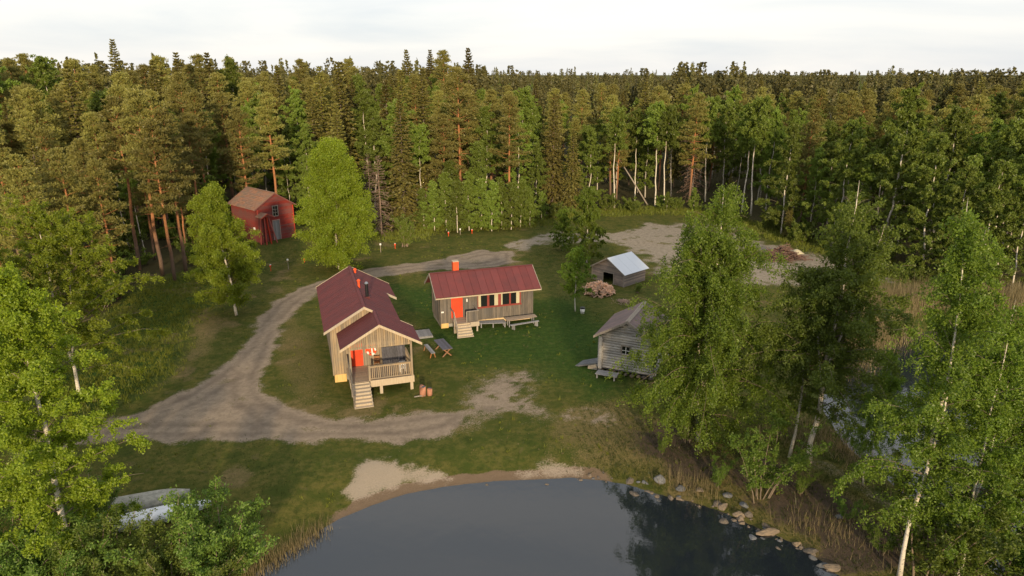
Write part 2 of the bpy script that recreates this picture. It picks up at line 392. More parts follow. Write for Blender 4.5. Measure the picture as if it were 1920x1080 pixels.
MEADOW = [(-31.2, 42.3), (-28.6, 46.2), (-27.4, 51.1), (-30.7, 60.7), (-32.3, 74.2), (-33.2, 83.2), (-39.6, 78.4), (-41.6, 70.3), (-38.8, 58.0), (-35.9, 47.2)]
FLOOR = [(-37.0, 42.3), (-38.0, 56.8), (-40.6, 68.6), (-42.1, 78.4), (-39.2, 80.3), (-37.2, 88.4), (-38.1, 101.0), (-33.4, 106.7), (-20.7, 101.0), (-15.9, 101.0), (-13.4, 106.7), (3.5, 110.8), (12.9, 118.4), (25.5, 121.4), (34.8, 117.5), (40.0, 101.8), (46.7, 86.2), (45.3, 76.3), (54.6, 70.3)] + [(400, 90), (900, 5500), (-900, 5500), (-300, 40)]
PATH = [(18.1, 38.4), (19.9, 38.0), (21.5, 35.1), (22.3, 32.3), (22.3, 30.7), (21.4, 30.5), (21.2, 32.3), (20.0, 34.8), (18.8, 36.8), (17.7, 37.3)]
BARN = (-35.1, 96.3)

def ground_z(x, y):
    x, y = np.asarray(x, float), np.asarray(y, float)
    d = -np.maximum(sdist(x, y, POND), sdist(x, y, CREEK))       # metres from the nearest water, negative in it
    z = np.where(d > 0, WATER - 0.02 + 0.62 * sstep(d, -0.6, 4.0) - 0.03, WATER - 0.03 - np.minimum(1.6, -d * 0.3))
    z = z + 0.12 * (fbm(x * 0.18, y * 0.18, 3) - 0.5) * sstep(d, 1, 5)
    r = np.hypot(x - BARN[0], (y - BARN[1]))
    z = z + 0.95 * sstep(-r, -11.5, -6.5)
    z = z + 2.5 * sstep(y, 108, 170) * sstep(-x, -40, 30)
    return z
def gz(x, y): return float(ground_z(np.array([x]), np.array([y]))[0])

def axis(lo, hi, step, far_lo, far_hi):
    a = list(np.arange(lo, hi + 1e-6, step)); s = step
    while a[-1] < far_hi: s *= 1.35; a.append(a[-1] + s)
    s = step; b = []
    c = lo
    while c > far_lo: s *= 1.35; c -= s; b.append(c)
    return np.array(b[::-1] + a)
gx, gy = axis(-58, 62, 0.36, -5000, 5000), axis(22, 122, 0.36, -500, 7000)
XX, YY = np.meshgrid(gx, gy); X, Y = XX.ravel(), YY.ravel()
Z = ground_z(X, Y)

def masks(x, y):
    n1 = fbm(x * 0.45, y * 0.45, 4) - 0.5; n2 = fbm(x * 0.16 + 9, y * 0.16 + 4, 4) - 0.5; n3 = fbm(x * 1.4 + 3, y * 1.4, 3) - 0.5
    w = np.maximum(sdist(x, y, POND), sdist(x, y, CREEK)); pond = sdist(x, y, POND)
    sr_ = sdist(x, y, ROAD)
    road = sstep(sr_ + n1 * 2.0 + n3 * 1.0, -0.9, 0.9) * (1 - 0.4 * sstep(n1 + n3 * .6, 0.12, 0.30) * sstep(sr_, .6, 1.6))
    road = np.maximum(road, .42 * sstep(sdist(x, y, PATH) + n3 * .8, -.4, .3))
    road = np.maximum(road, .85 * sstep(sdist(x, y, EARTH) + n1 * 5.0 + n3 * 2.2, -2.2, 2.6) * (1 - .6 * sstep(n3 + n1, .05, .25)))
    rut = np.maximum(np.exp(-((sr_ - 0.95 + n1 * .5) / .28) ** 2), np.exp(-((sr_ - 2.3 + n1 * .5) / .3) ** 2)) * sstep(n2 + n1, -.3, .1)
    grav = sstep(sdist(x, y, GRAVEL) + n1 * 7 + n2 * 8, -2.0, 3.5) * (1 - .5 * sstep(n1 + n3 * .5, .06, .24))
    sand = np.maximum(sstep(sdist(x, y, SAND) + n1 * 2.2 + n3 * 1.2, -0.7, 0.8), .75 * sstep(sdist(x, y, SAND2) + n1 * 2.0 + n3, -0.6, .7))
    beach = sstep(pond + n1 * 1.3, -1.5, -0.7) * sstep(x, -11.5, -8.5) * sstep(-x, -7.5, -4.5)
    dry = np.clip(0.6 * sstep(sdist(x, y, WORN) + n1 * 3, -1, 2) + sstep(sdist(x, y, STRAW) + n1 * 2.0, -0.5, 0.6) + 0.7 * sstep(sdist(x, y, VERGE) + n1 * 3, -0.8, 1.6)
                  + 0.75 * sstep(sdist(x, y, BROWN) + n1 * 3.5, -2, 2) + sstep(n2 + n1 * 0.6, 0.10, 0.30) * 0.7, 0, 1)
    dry = dry * (1 - 0.75 * np.maximum(sstep(sdist(x, y, LAWN) + n1 * 3, -1, 2), sstep(sdist(x, y, SHORE_GRASS) + n1 * 3.5 + n3, -1, 1.5)))
    dirt = sstep(sdist(x, y, BROWN) + n1 * 5 + n3 * 1.2, 0.3, 2.8) * sstep(x, 4.5, 11)
    lush = np.clip(sstep(sdist(x, y, LAWN) + n1 * 3, -2, 2.5) + sstep(sdist(x, y, MEADOW) + n1 * 3, -2, 2) + .2 * sstep(sdist(x, y, SHORE_GRASS) + n1 * 3.5 + n3, -1, 1.5), 0, 1)
    floor = sstep(sdist(x, y, FLOOR) + n1 * 2, -0.5, 2.5)
    return road, grav, sand, beach, dry, dirt, lush, floor, w, rut
mk = masks(X, Y)
nx, ny = len(gx), len(gy)
ii = (np.arange(ny - 1)[:, None] * nx + np.arange(nx - 1)[None]).ravel()
gme = fast_mesh('ground', np.stack([X, Y, Z], -1), [np.stack([ii, ii + 1, ii + nx + 1, ii + nx], -1)], True)
for nm, (a, b, c) in (('cover_a', (0, 1, 2)), ('cover_b', (3, 4, 5)), ('cover_c', (6, 7, 8))):
    at = gme.attributes.new(nm, 'FLOAT_COLOR', 'POINT')
    v3 = np.clip(mk[8], -5, 5) * 0.1 + 0.5 if c == 8 else mk[c]
    at.data.foreach_set('color', np.stack([mk[a], mk[b], v3, mk[9]], -1).astype(np.float32).ravel())

t = NT('ground_cover')
v = t.coords('Object')
def att(nm):
    a = t.new("ShaderNodeAttribute"); a.attribute_name = nm; s = t.new("ShaderNodeSeparateColor"); t.l.new(a.outputs['Color'], s.inputs[0]); return list(s.outputs) + [a.outputs['Alpha']]
ca, cb, cc = att('cover_a'), att('cover_b'), att('cover_c')
nf = t.noise(v, 9.0, 6, 0.7); nm_ = t.noise(v, 2.2, 6, 0.65); nl = t.noise(v, 0.5, 5, 0.6); nd = t.noise(v, 1.1, 7, 0.72, 0.6); nt = t.noise(v, 26.0, 4, 0.7)
def edge(m, amp=0.55, lo=0.4, hi=0.62, n=None):
    return t.step(t.math('ADD', m, t.math('MULTIPLY', t.math('SUBTRACT', n or nf, 0.5), amp * 2)), lo, hi)
grass = t.mix(t.step(nm_, 0.35, 0.65), (0.062, 0.074, 0.014, 1), (0.118, 0.106, 0.027, 1))
grass = t.mix(t.step(nl, 0.42, 0.68), grass, (0.052, 0.068, 0.012, 1))
grass = t.mix(cc[0], grass, t.mix(t.step(nm_, 0.4, 0.66), (0.026, 0.057, 0.0085, 1), (0.048, 0.080, 0.013, 1)))
dryc = t.mix(t.step(nm_, 0.3, 0.72), (0.195, 0.145, 0.066, 1), (0.110, 0.096, 0.034, 1))
c = t.mix(t.math('MULTIPLY', edge(cb[1], 0.75, 0.35, 0.8), 0.9), grass, dryc)
c = t.mix(t.math('MULTIPLY', t.step(nd, 0.56, 0.70), 0.55), c, (0.105, 0.088, 0.042, 1))
c = t.mix(t.math('MULTIPLY', t.step(nd, 0.44, 0.34), 0.5), c, (0.030, 0.044, 0.010, 1))
c = t.mix(edge(cb[2], 0.6, 0.4, 0.75), c, t.mix(nf, (0.105, 0.078, 0.055, 1), (0.055, 0.042, 0.03, 1)))
c = t.mix(t.math('MULTIPLY', edge(ca[1], 0.8, 0.4, 0.75), 0.9), c, t.mix(t.step(nm_, 0.35, 0.7), (0.33, 0.28, 0.225, 1), (0.22, 0.185, 0.14, 1)))
roadc = t.mix(t.step(nm_, 0.35, 0.7), (0.300, 0.240, 0.180, 1), (0.225, 0.180, 0.135, 1))
roadc = t.mix(t.step(nl, 0.5, 0.7), roadc, (0.19, 0.150, 0.115, 1))
roadc = t.mix(t.math('MULTIPLY', ca[3], 0.6), roadc, (0.125, 0.098, 0.078, 1))
c = t.mix(t.math('MULTIPLY', edge(ca[0], 0.65, 0.32, 0.72), 0.97), c, roadc)
c = t.mix(edge(cb[0], 0.35), c, t.mix(nm_, (0.20, 0.145, 0.095, 1), (0.14, 0.098, 0.064, 1)))
c = t.mix(t.math('MULTIPLY', edge(ca[2], 0.7, 0.35, 0.85), 0.85), c, t.mix(nf, (0.47, 0.385, 0.30, 1), (0.29, 0.235, 0.175, 1)))
c = t.mix(edge(cc[1], 0.4), c, t.mix(nm_, (0.040, 0.044, 0.016, 1), (0.070, 0.055, 0.028, 1)))
wet = t.step(cc[2], 0.455, 0.50)                       # damp sand and mud next to the water
c = t.mix(t.math('MULTIPLY', wet, 0.55), c, (0.065, 0.050, 0.036, 1))
c = t.hsv(c, 0.5, 1.0, t.math('ADD', t.math('MULTIPLY_ADD', nt, 1.1, 0.32), t.math('MULTIPLY', nf, 0.36)))
hgt = t.math('ADD', t.math('MULTIPLY', nf, 0.6), t.math('MULTIPLY', nt, 0.5))
M['ground'] = t.principled(c, 0.95, t.bump(hgt, 0.75, 0.12), 0.1)
ground = link('ground', gme, 'ground')
tag(ground, 'grassy yard with worn tracks and sandy shore', None, None, 'structure')

# water
t = NT('water'); v = t.coords('Object', (1, 1.0, 1))
n = t.noise(v, 1.1, 3, 0.5); n2 = t.noise(v, 4.5, 2, 0.5)
bmp = t.bump(t.math('ADD', n, t.math('MULTIPLY', n2, 0.35)), 0.13, 0.05)
p = t.new("ShaderNodeBsdfPrincipled"); p.inputs['Base Color'].default_value = (0.014, 0.019, 0.025, 1); p.inputs['Roughness'].default_value = 0.035
p.inputs['IOR'].default_value = 1.75; t.l.new(bmp, p.inputs['Normal']); t.l.new(p.outputs[0], t.out.inputs['Surface']); M['water'] = t.m
wm = MB(); wm.add([(-2000, -3000, WATER), (2000, -3000, WATER), (2000, 75, WATER), (-2000, 75, WATER)], [(0, 1, 2, 3)])
water = wm.obj('water', 'water'); tag(water, 'calm dark pond water by the sandy shore', None, None, 'structure')

# ------------------------------------------------------------------ building helpers (local axes: u along the front, v to the back, z up)
def vplanks(parent, mat, u0, u1, v, zlo, ztop, step=0.2, dv=-0.025, name='plank', skip=(), axis='u'):
    """upright boards, each its own object; ztop(u) may slope; skip = (ua, ub, za, zb) openings."""
    n = max(1, round((u1 - u0) / step)); w = (u1 - u0) / n
    for i in range(n):
        a, b = u0 + i * w + 0.012, u0 + (i + 1) * w - 0.012
        segs = [(zlo, None)]
        for (sa, sb, za, zb) in skip:
            if (a + b) / 2 > sa and (a + b) / 2 < sb:
                segs = ([(zlo, za)] if za > zlo + 0.03 else []) + [(zb, None)]
        for (s0, s1) in segs:
            ta, tb = (ztop(a), ztop(b)) if s1 is None else (s1, s1)
            if min(ta, tb) < s0 + 0.02: continue
            jit = dv * random.uniform(0.7, 1.9)
            if axis == 'u': pts, e = [(a, v, s0), (b, v, s0), (b, v, tb), (a, v, ta)], (0, jit, 0)
            else: pts, e = [(v, a, s0), (v, b, s0), (v, b, tb), (v, a, ta)], (jit, 0, 0)
            MB().slab(pts, e).obj(name, mat, parent)

def hplanks(parent, mat, u0f, u1f, v, z0, z1, step=0.2, dv=-0.03, name='plank', skip=(), axis='u'):
    n = max(1, round((z1 - z0) / step)); h = (z1 - z0) / n
    for i in range(n):
        a, b = z0 + i * h + 0.006, z0 + (i + 1) * h - 0.006; m = (a + b) / 2
        runs = [(u0f, u1f)]
        for (sa, sb, za, zb) in skip:
            if za < m < zb: runs = [(u0f, lambda z, s=sa: s), (lambda z, s=sb: s, u1f)]
        for (f0, f1) in runs:
            j = dv * random.uniform(0.6, 1.4); q = [(f0(a), a), (f1(a), a), (f1(b), b), (f0(b), b)]
            if q[1][0] - q[0][0] < 0.05: continue
            if axis == 'u': MB().slab([(u, v, z) for u, z in q], (0, j, 0)).obj(name, mat, parent)
            else: MB().slab([(v, u, z) for u, z in q], (j, 0, 0)).obj(name, mat, parent)

def roof_panels(parent, mat, edges, thick=0.05, name='roof_panel', seam=True):
    """edges: list of consecutive (ridge_point, eave_point) pairs; one standing-seam panel between each two."""
    for (r0, e0), (r1, e1) in zip(edges[:-1], edges[1:]):
        r0, e0, r1, e1 = map(lambda q: np.array(q, float), (r0, e0, r1, e1))
        n = np.cross(e0 - r0, r1 - r0); n /= np.linalg.norm(n)
        if n[2] < 0: n = -n
        d = (r1 - r0) / np.linalg.norm(r1 - r0) * 0.009
        b = MB().slab([r0 + d, e0 + d, e1 - d, r1 - d], -n * thick)
        if seam:
            s = (r1 - r0) / np.linalg.norm(r1 - r0) * 0.018
            b.slab([r0 + d, e0 + d, e0 + d + s, r0 + d + s], n * 0.008)
        b.obj(name, mat, parent)

def bargeboard(parent, mat, a, b, w=0.2, t=0.05, out=(0, -1, 0), name='bargeboard'):
    a, b = np.array(a, float), np.array(b, float); o = np.array(out, float) * t
    return MB().slab([a, b, b - (0, 0, w), a - (0, 0, w)], o).obj(name, mat, parent)

def stairs(parent, mat, u0, u1, vtop, ztop, n, run, rise, name='step'):
    for i in range(n):
        z = ztop - (i + 1) * rise; v = vtop - i * run
        s = MB().box(u0, u1, v - run - 0.03, v, z - 0.05, z)
        s.box(u0 + 0.02, u1 - 0.02, v - 0.025, v, z + 0.002, z + rise - 0.052)
        s.obj(name, mat, parent)
    for u in (u0 + 0.05, u1 - 0.05):
        MB().slab([(u - 0.025, vtop, ztop - 0.3), (u - 0.025, vtop, ztop - 0.06), (u - 0.025, vtop - n * run, 0.03), (u - 0.025, vtop - n * run + 0.3, 0.0)], (0.05, 0, 0)).obj('stringer', mat, parent)

def railing(parent, mat, a, b, zb, zt, n, post=True):
    a, b = np.array(a, float), np.array(b, float)
    r = thingless('railing', parent)
    MB().bar((*a, zt), (*b, zt), 0.11, 0.045).obj('top_rail', mat, r)
    MB().bar((*a, zb + 0.12), (*b, zb + 0.12), 0.06, 0.07).obj('bottom_rail', mat, r)
    MB().bar((*a, zt - 0.09), (*b, zt - 0.09), 0.05, 0.07).obj('middle_rail', mat, r)
    for i in range(n):
        p = a + (b - a) * (i + 0.5) / n
        MB().bar((*p, zb + 0.16), (*p, zt - 0.06), 0.065, 0.025).obj('baluster', mat, r)
    return r

def thingless(name, parent):
    o = bpy.data.objects.new(name, None); COL.objects.link(o); o.parent = parent; o.empty_display_size = 0.1; return o

def lerp(a, b, t): return tuple(np.array(a, float) * (1 - t) + np.array(b, float) * t)

# ------------------------------------------------------------------ cabin with the gabled porch
c1 = thing('cabin', 'wooden cabin with long dark red metal roof and a gabled front porch', 'cabin', (-13.82, 49.41, 0.0), 0.31)
ZR, ZE, UR, S1 = 6.04, 4.30, 2.59, 0.565
zroof = lambda u: ZR - abs(u - UR) * S1
W1, L1 = 5.18, 11.5
body = MB().box(0.03, W1 - 0.03, 0.03, L1 - 0.03, 0.62, 4.3)
body.slab([(0.03, 0.03, 4.3), (W1 - 0.03, 0.03, 4.3), (UR, 0.03, ZR - 0.2)], (0, L1 - 0.06, 0))
wl_ = body.obj('wall', 'board_grey', c1)
B('foundation', 'beam_pine', c1, 0.05, 0.95, -0.02, 0.25, -0.15, 0.6)
B('foundation', 'concrete', c1, 0.1, W1 - 0.1, 0.3, L1 - 0.1, -0.15, 0.66)
zt = lambda u: zroof(u) - 0.16
vplanks(wl_, 'board_fresh', 0.0, W1, 0.028, 0.6, zt, 0.2, skip=((1.30, 2.36, 1.0, 3.16),))
vplanks(wl_, 'board_grey', 0.0, L1, 0.028, 0.6, lambda v: 4.38, 0.24, axis='v')
vplanks(wl_, 'board_grey', 0.0, L1, W1 - 0.028, 0.6, lambda v: 4.38, 0.3, dv=0.025, axis='v')
B('corner_board', 'board_fresh', c1, -0.06, 0.1, -0.05, 0.0, 0.58, 4.35)
# roof: left slope, right slope in one plane with the porch's right slope; its eave steps out at the back and over the porch
VF, VB, VP, UP = -0.36, 11.86, -3.56, 3.30
zp_r = ZR - (UP - UR) * S1
rf = thingless('roof', c1)
roof_panels(rf, 'roof_red', [((UR, v, ZR), (-0.49, v, ZE)) for v in np.linspace(VF, VB, 22)])
def rp(u, v): return (u, v, ZR - (u - UR) * S1)
roof_panels(rf, 'roof_red', [(rp(UR, v), rp(5.36, v)) for v in np.linspace(0.08, 7.46, 14)])
roof_panels(rf, 'roof_red', [(rp(UR, v), rp(6.11, v)) for v in np.linspace(7.46, VB, 9)])
roof_panels(rf, 'roof_red', [(rp(UR, VF), rp(UP, VF)), (rp(UR, 0.08), rp(UP, 0.08))])
roof_panels(rf, 'roof_red', [(rp(UP, v), rp(6.31, v)) for v in np.linspace(VP, 0.08, 8)])
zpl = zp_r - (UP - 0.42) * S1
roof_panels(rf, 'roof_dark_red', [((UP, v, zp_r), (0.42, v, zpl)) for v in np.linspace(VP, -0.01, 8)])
MB().bar((UR, VF, ZR + 0.02), (UR, VB, ZR + 0.02), 0.22, 0.05).obj('ridge_cap', 'roof_red', rf)
MB().bar((UP, VP, zp_r + 0.02), (UP, VF - 0.02, zp_r + 0.02), 0.2, 0.05).obj('ridge_cap', 'roof_red', rf)
bargeboard(rf, 'trim_cream', (-0.52, VF, ZE + 0.0), (UR, VF, ZR + 0.02))
bargeboard(rf, 'trim_cream', (UR, VF, ZR + 0.02), (UP + 0.1, VF, zp_r - 0.03))
bargeboard(rf, 'trim_cream', (0.38, VP, zpl - 0.01), (UP, VP, zp_r + 0.02))
bargeboard(rf, 'trim_cream', (UP, VP, zp_r + 0.02), (6.36, VP, rp(6.36, 0)[2] + 0.01))
bargeboard(rf, 'trim_cream', (5.30, 7.46, rp(5.30, 0)[2] + 0.02), (6.16, 7.46, rp(6.16, 0)[2] + 0.02), 0.22)
bargeboard(rf, 'trim_cream', (5.36, 0.09, rp(5.36, 0)[2] + 0.03), (6.33, 0.09, rp(6.33, 0)[2] + 0.03), 0.2, out=(0, 1, 0))
bargeboard(rf, 'trim_cream', (UR, VB, ZR + 0.03), (6.15, VB, rp(6.15, 0)[2] + 0.03), out=(0, 1, 0))
bargeboard(rf, 'trim_cream', (-0.52, VB, ZE + 0.03), (UR, VB, ZR + 0.03), out=(0, 1, 0))
# chimney pipes
fp = thingless('flue_pipe', c1)
MB().tube([(3.2, 3.0, 5.4), (3.2, 3.0, 6.85)], [0.13, 0.13], 12).obj('pipe', 'black_metal', fp)
MB().tube([(3.2, 3.0, 6.85), (3.2, 3.0, 6.9), (3.2, 3.0, 7.0)], [0.17, 0.17, 0.1], 12).obj('cowl', 'steel', fp)
B('flashing', 'roof_dark_red', fp, 3.0, 3.4, 2.8, 3.2, 5.35, 5.8)
for (u, v, h) in ((2.78, 5.2, 0.5), (2.95, 10.2, 0.1)):
    vp_ = thingless('vent_pipe', c1)
    MB().tube([(u, v, 5.7), (u, v, 6.0 + h)], [0.1, 0.1], 10).obj('pipe', 'orange_red', vp_)
    MB().tube([(u, v, 6.0 + h), (u, v, 6.06 + h), (u, v, 6.16 + h)], [0.16, 0.16, 0.05], 10).obj('cap', 'orange_red', vp_)
# porch deck, steps, posts, railing
VD, ZD = -3.02, 1.1
pd = thingless('porch', c1)
for i in range(15):
    v0 = -3.0 + i * 0.2
    MB().box(1.03, 5.70, v0 + 0.006, v0 + 0.194, ZD - 0.04, ZD).obj('plank', 'deck', pd)
B('front_beam', 'trim_cream', pd, 2.46, 5.75, VD - 0.05, VD, 0.60, ZD + 0.02)
B('side_beam', 'trim_cream', pd, 5.70, 5.75, VD, 0.0, 0.62, ZD - 0.01)
B('side_beam', 'trim_cream', pd, 1.0, 1.04, VD, -0.02, 0.62, ZD - 0.01)
for u in (3.25, 5.55): B('footing_post', 'trim_cream', pd, u - 0.11, u + 0.11, VD + 0.01, VD + 0.2, -0.15, 0.64)
B('footing_post', 'trim_grey', pd, 1.05, 1.25, VD + 0.01, VD + 0.2, -0.15, 0.64)
for u in (1.12, 5.62): B('post', 'board_fresh', pd, u - 0.07, u + 0.07, VD + 0.02, VD + 0.16, ZD + 0.002, 3.75)
B('gable_beam', 'board_fresh', pd, 1.05, 5.69, VD + 0.03, VD + 0.15, 3.66, 3.82)
gp = thingless('gable', c1)
vplanks(gp, 'board_fresh', 1.05, 5.69, VD + 0.02, 3.68, lambda u: zp_r - abs(u - UP) * S1 - 0.14, 0.16, dv=-0.022)
railing(c1, 'board_fresh', (2.45, VD + 0.08), (5.54, VD + 0.08), ZD, 2.24, 22)
railing(c1, 'board_fresh', (5.62, VD + 0.2), (5.62, -0.1), ZD, 2.24, 18)
railing(c1, 'board_grey', (1.10, VD + 0.2), (1.10, -0.1), ZD, 2.24, 18)
B('newel_post', 'board_fresh', pd, 2.38, 2.50, VD + 0.02, VD + 0.14, ZD, 2.32)
st = thingless('staircase', c1)
stairs(st, 'trim_cream', 1.05, 2.42, VD - 0.01, ZD, 7, 0.285, 0.157)
for k, (p, q) in enumerate((((1.06, -3.02, 2.24), (1.06, -4.95, 0.95)), ((1.06, -3.02, 1.75), (1.06, -4.95, 0.5)))): MB().bar(p, q, 0.05, 0.12).obj('hand_rail', 'board_grey', st)
MB().bar((1.06, -4.9, 0.0), (1.06, -4.9, 1.0), 0.09).obj('newel_post', 'board_grey', st)
dr = thingless('door', c1)
MB().box(1.36, 2.30, -0.01, 0.02, ZD + 0.02, 3.1).obj('door_leaf', 'door_red', dr)
for i in range(4): MB().box(1.37 + i * 0.235, 1.585 + i * 0.235, -0.022, -0.011, ZD + 0.03, 3.08).obj('board', 'door_red', dr)
MB().box(2.18, 2.25, -0.07, -0.03, 2.08, 2.14).obj('handle', 'steel', dr)
for (a, b) in ((1.28, 1.36), (2.30, 2.38)): MB().box(a, b, -0.03, 0.01, ZD, 3.2).obj('door_frame', 'orange_red' if a < 2 else 'board_fresh', dr)
MB().box(1.36, 2.30, -0.03, 0.01, 3.1, 3.2).obj('door_frame', 'orange_red', dr)
rp_ = B('notice_board', 'orange_red', c1, 2.52, 3.28, -0.05, 0.0, 2.15, 2.78)
tag(rp_, 'orange red backing board behind the life ring')

# things on the porch
def at1(u, v, z=0.0):
    c, s = cos(0.31), sin(0.31); return (-13.82 + u * c - v * s, 49.41 + u * s + v * c, z)
bu = thing('life_ring', 'red and white life ring hanging beside the red porch door', 'life ring', at1(2.97, -0.09, 2.3), 0.32)
for k in range(8):
    a = np.linspace(k * pi / 4, (k + 1) * pi / 4, 5)
    MB().tube([(0.31 * cos(q), 0, 0.31 * sin(q)) for q in a], [0.085] * 5, 8).obj('ring_segment', 'orange_red' if k % 2 else 'white_paint', bu, True)
MB().bar((0.02, -0.03, 0.3), (0.05, -0.03, -0.38), 0.1, 0.03).obj('rope', 'white_paint', bu)
pn = thing('plank_panel', 'dark grey boarded panel leaning upright inside the cabin porch', 'panel', at1(3.72, -0.62, ZD), 0.32)
for i in range(9):
    a = i * 0.205; MB().slab([(a + 0.004, 0, 0.02), (a + 0.2, 0, 0.02), (a + 0.2, 0.42, 1.42), (a + 0.004, 0.42, 1.42)], (0, 0.035, 0)).obj('plank', 'dark_plank', pn)
for z in (0.3, 1.1): MB().box(0.02, 1.83, 0.04 + z * 0.3, 0.09 + z * 0.3, z - 0.05, z + 0.05).obj('batten', 'dark_plank', pn)
def chair(label, mat, loc, rz):
    ch = thing('chair', label, 'chair', loc, rz)
    B('seat', mat, ch, -0.22, 0.22, -0.22, 0.22, 0.42, 0.45)
    for x in (-0.2, 0.2):
        for y in (-0.2, 0.2): MB().box(x - 0.02, x + 0.02, y - 0.02, y + 0.02, 0, 0.42 if y < 0 else 0.88).obj('leg', mat, ch)
        MB().box(x - 0.02, x + 0.02, -0.2, 0.18, 0.62, 0.65).obj('arm_rest', mat, ch)
    B('backrest', mat, ch, -0.18, 0.18, 0.19, 0.215, 0.68, 0.86)
    B('backrest', mat, ch, -0.18, 0.18, 0.19, 0.215, 0.52, 0.6)
chair('white chair at the right end of the cabin porch', 'white_paint', at1(5.05, -2.25, ZD), 0.4)
chair('brown wooden chair below the life ring on the cabin porch', 'brown_wood', at1(3.28, -0.62, ZD), 0.2)

# ------------------------------------------------------------------ second cabin, long side to the viewer
c2 = thing('cabin', 'weathered cabin with red brown seamed roof, red door and wide window band', 'cabin', (-6.70, 61.25, 0.0), 0.31)
L2, D2 = 9.2, 3.91
R2, E2, Q2, O2 = 4.92, 3.28, 0.69, 0.54
S2 = (R2 - E2) / (D2 / 2 + Q2)
bd = MB().box(0.03, L2 - 0.03, 0.03, D2 - 0.03, 0.4, 3.45)
bd.slab([(0.03, 0.03, 3.45), (0.03, D2 - 0.03, 3.45), (0.03, D2 / 2, R2 - 0.22)], (L2 - 0.06, 0, 0))
w2 = bd.obj('wall', 'board_grey', c2)
zf = lambda u: 3.5
vplanks(w2, 'board_grey', 0.0, L2, 0.028, 0.45, zf, 0.185, skip=((1.06, 2.14, 0.9, 3.14), (3.6, 7.93, 1.62, 3.04)))
vplanks(w2, 'board_grey', 0.0, D2, 0.028, 0.45, lambda v: R2 - abs(v - D2 / 2) * S2 - 0.14, 0.2, axis='v')
vplanks(w2, 'board_grey', 0.0, D2, L2 - 0.028, 0.45, lambda v: R2 - abs(v - D2 / 2) * S2 - 0.14, 0.3, dv=0.025, axis='v')
B('foundation', 'beam_pine', c2, 0.06, 0.75, 0.0, 0.3, -0.2, 0.47)
B('foundation', 'beam_pine', c2, 2.9, L2 - 0.1, 0.0, 0.25, 0.02, 0.46)
B('foundation', 'concrete', c2, 0.1, L2 - 0.1, 0.3, D2 - 0.1, -0.2, 0.42)
B('foundation', 'trim_grey', c2, 0.08, 0.1, 0.32, D2 - 0.1, -0.2, 0.43)
rf2 = thingless('roof', c2)
us = np.linspace(-O2, L2 + O2, 15)
roof_panels(rf2, 'roof_red', [((u, D2 / 2, R2), (u, -Q2, E2)) for u in us])
roof_panels(rf2, 'roof_red', [((u, D2 / 2, R2), (u, D2 + Q2, E2)) for u in us])
MB().bar((-O2, D2 / 2, R2 + 0.02), (L2 + O2, D2 / 2, R2 + 0.02), 0.2, 0.05).obj('ridge_cap', 'roof_red', rf2)
for u, o in ((-O2, -1), (L2 + O2, 1)):
    for v in (-Q2 - 0.03, D2 + Q2 + 0.03): bargeboard(rf2, 'trim_grey', (u, v, E2 + 0.0), (u, D2 / 2, R2 + 0.03), 0.2, 0.05, (o, 0, 0))
B('eave_board', 'trim_cream', rf2, -O2 + 0.02, L2 + O2 - 0.02, -Q2 - 0.02, -Q2 + 0.02, E2 - 0.17, E2 - 0.06)
for k in range(5): MB().bar((-O2 + 0.12, D2 / 2 - 0.9 + k * 0.45, R2 - 0.6), (-O2 + 0.12, D2 / 2 - 0.9 + k * 0.45, R2 - 0.62 + 0.35 - abs(k - 2) * 0.14), 0.04, 0.04).obj('gable_slat', 'board_grey', c2)
ck = thingless('chimney', c2)
B('stack', 'orange_red', ck, 1.82, 2.36, 2.15, 2.7, 4.3, 5.78)
B('cap', 'trim_cream', ck, 1.79, 2.39, 2.12, 2.73, 5.782, 5.85)
# window band
wb = thingless('window', c2)
B('window_frame', 'window_red', wb, 3.58, 7.95, -0.05, 0.0, 1.66, 1.78)
B('window_frame', 'window_red', wb, 3.60, 7.93, -0.04, 0.0, 2.96, 3.06)
B('sill', 'window_red', wb, 3.55, 7.98, -0.12, -0.051, 1.64, 1.72)
for a, b, m in ((3.60, 3.68, 'window_red'), (3.68, 3.93, 'cream_paint'), (4.54, 4.76, 'window_red'), (5.26, 5.63, 'cream_paint'), (5.63, 5.93, 'window_red'), (5.93, 6.07, 'cream_paint'), (6.74, 6.91, 'window_red'), (7.45, 7.78, 'cream_paint'), (7.78, 7.93, 'window_red')):
    B('mullion' if m == 'window_red' else 'casing', m, wb, a + 0.003, b - 0.003, -0.035, 0.005, 1.785, 2.955)
for a, b in ((3.93, 4.54), (4.76, 5.26), (6.07, 6.74), (6.91, 7.45)): B('pane', 'glass', wb, a, b, -0.012, 0.0, 1.785, 2.955)
d2 = thingless('door', c2)
B('door_leaf', 'door_red', d2, 1.13, 2.07, -0.012, 0.02, 0.95, 3.04)
for i in range(4): B('board', 'door_red', d2, 1.14 + i * 0.233, 1.355 + i * 0.233, -0.024, -0.013, 0.97, 3.02)
for (a, b) in ((1.05, 1.13), (2.07, 2.15)): B('door_frame', 'door_red', d2, a, b, -0.035, 0.01, 0.93, 3.12)
B('door_frame', 'door_red', d2, 1.131, 2.069, -0.035, 0.01, 3.04, 3.12)
B('handle', 'steel', d2, 1.93, 2.02, -0.08, -0.03, 1.93, 1.98)
B('sign_plate', 'white_paint', c2, 0.08, 0.32, -0.03, -0.001, 1.54, 1.68)
B('thermometer', 'white_paint', c2, 2.52, 2.62, -0.04, -0.001, 2.42, 2.72)
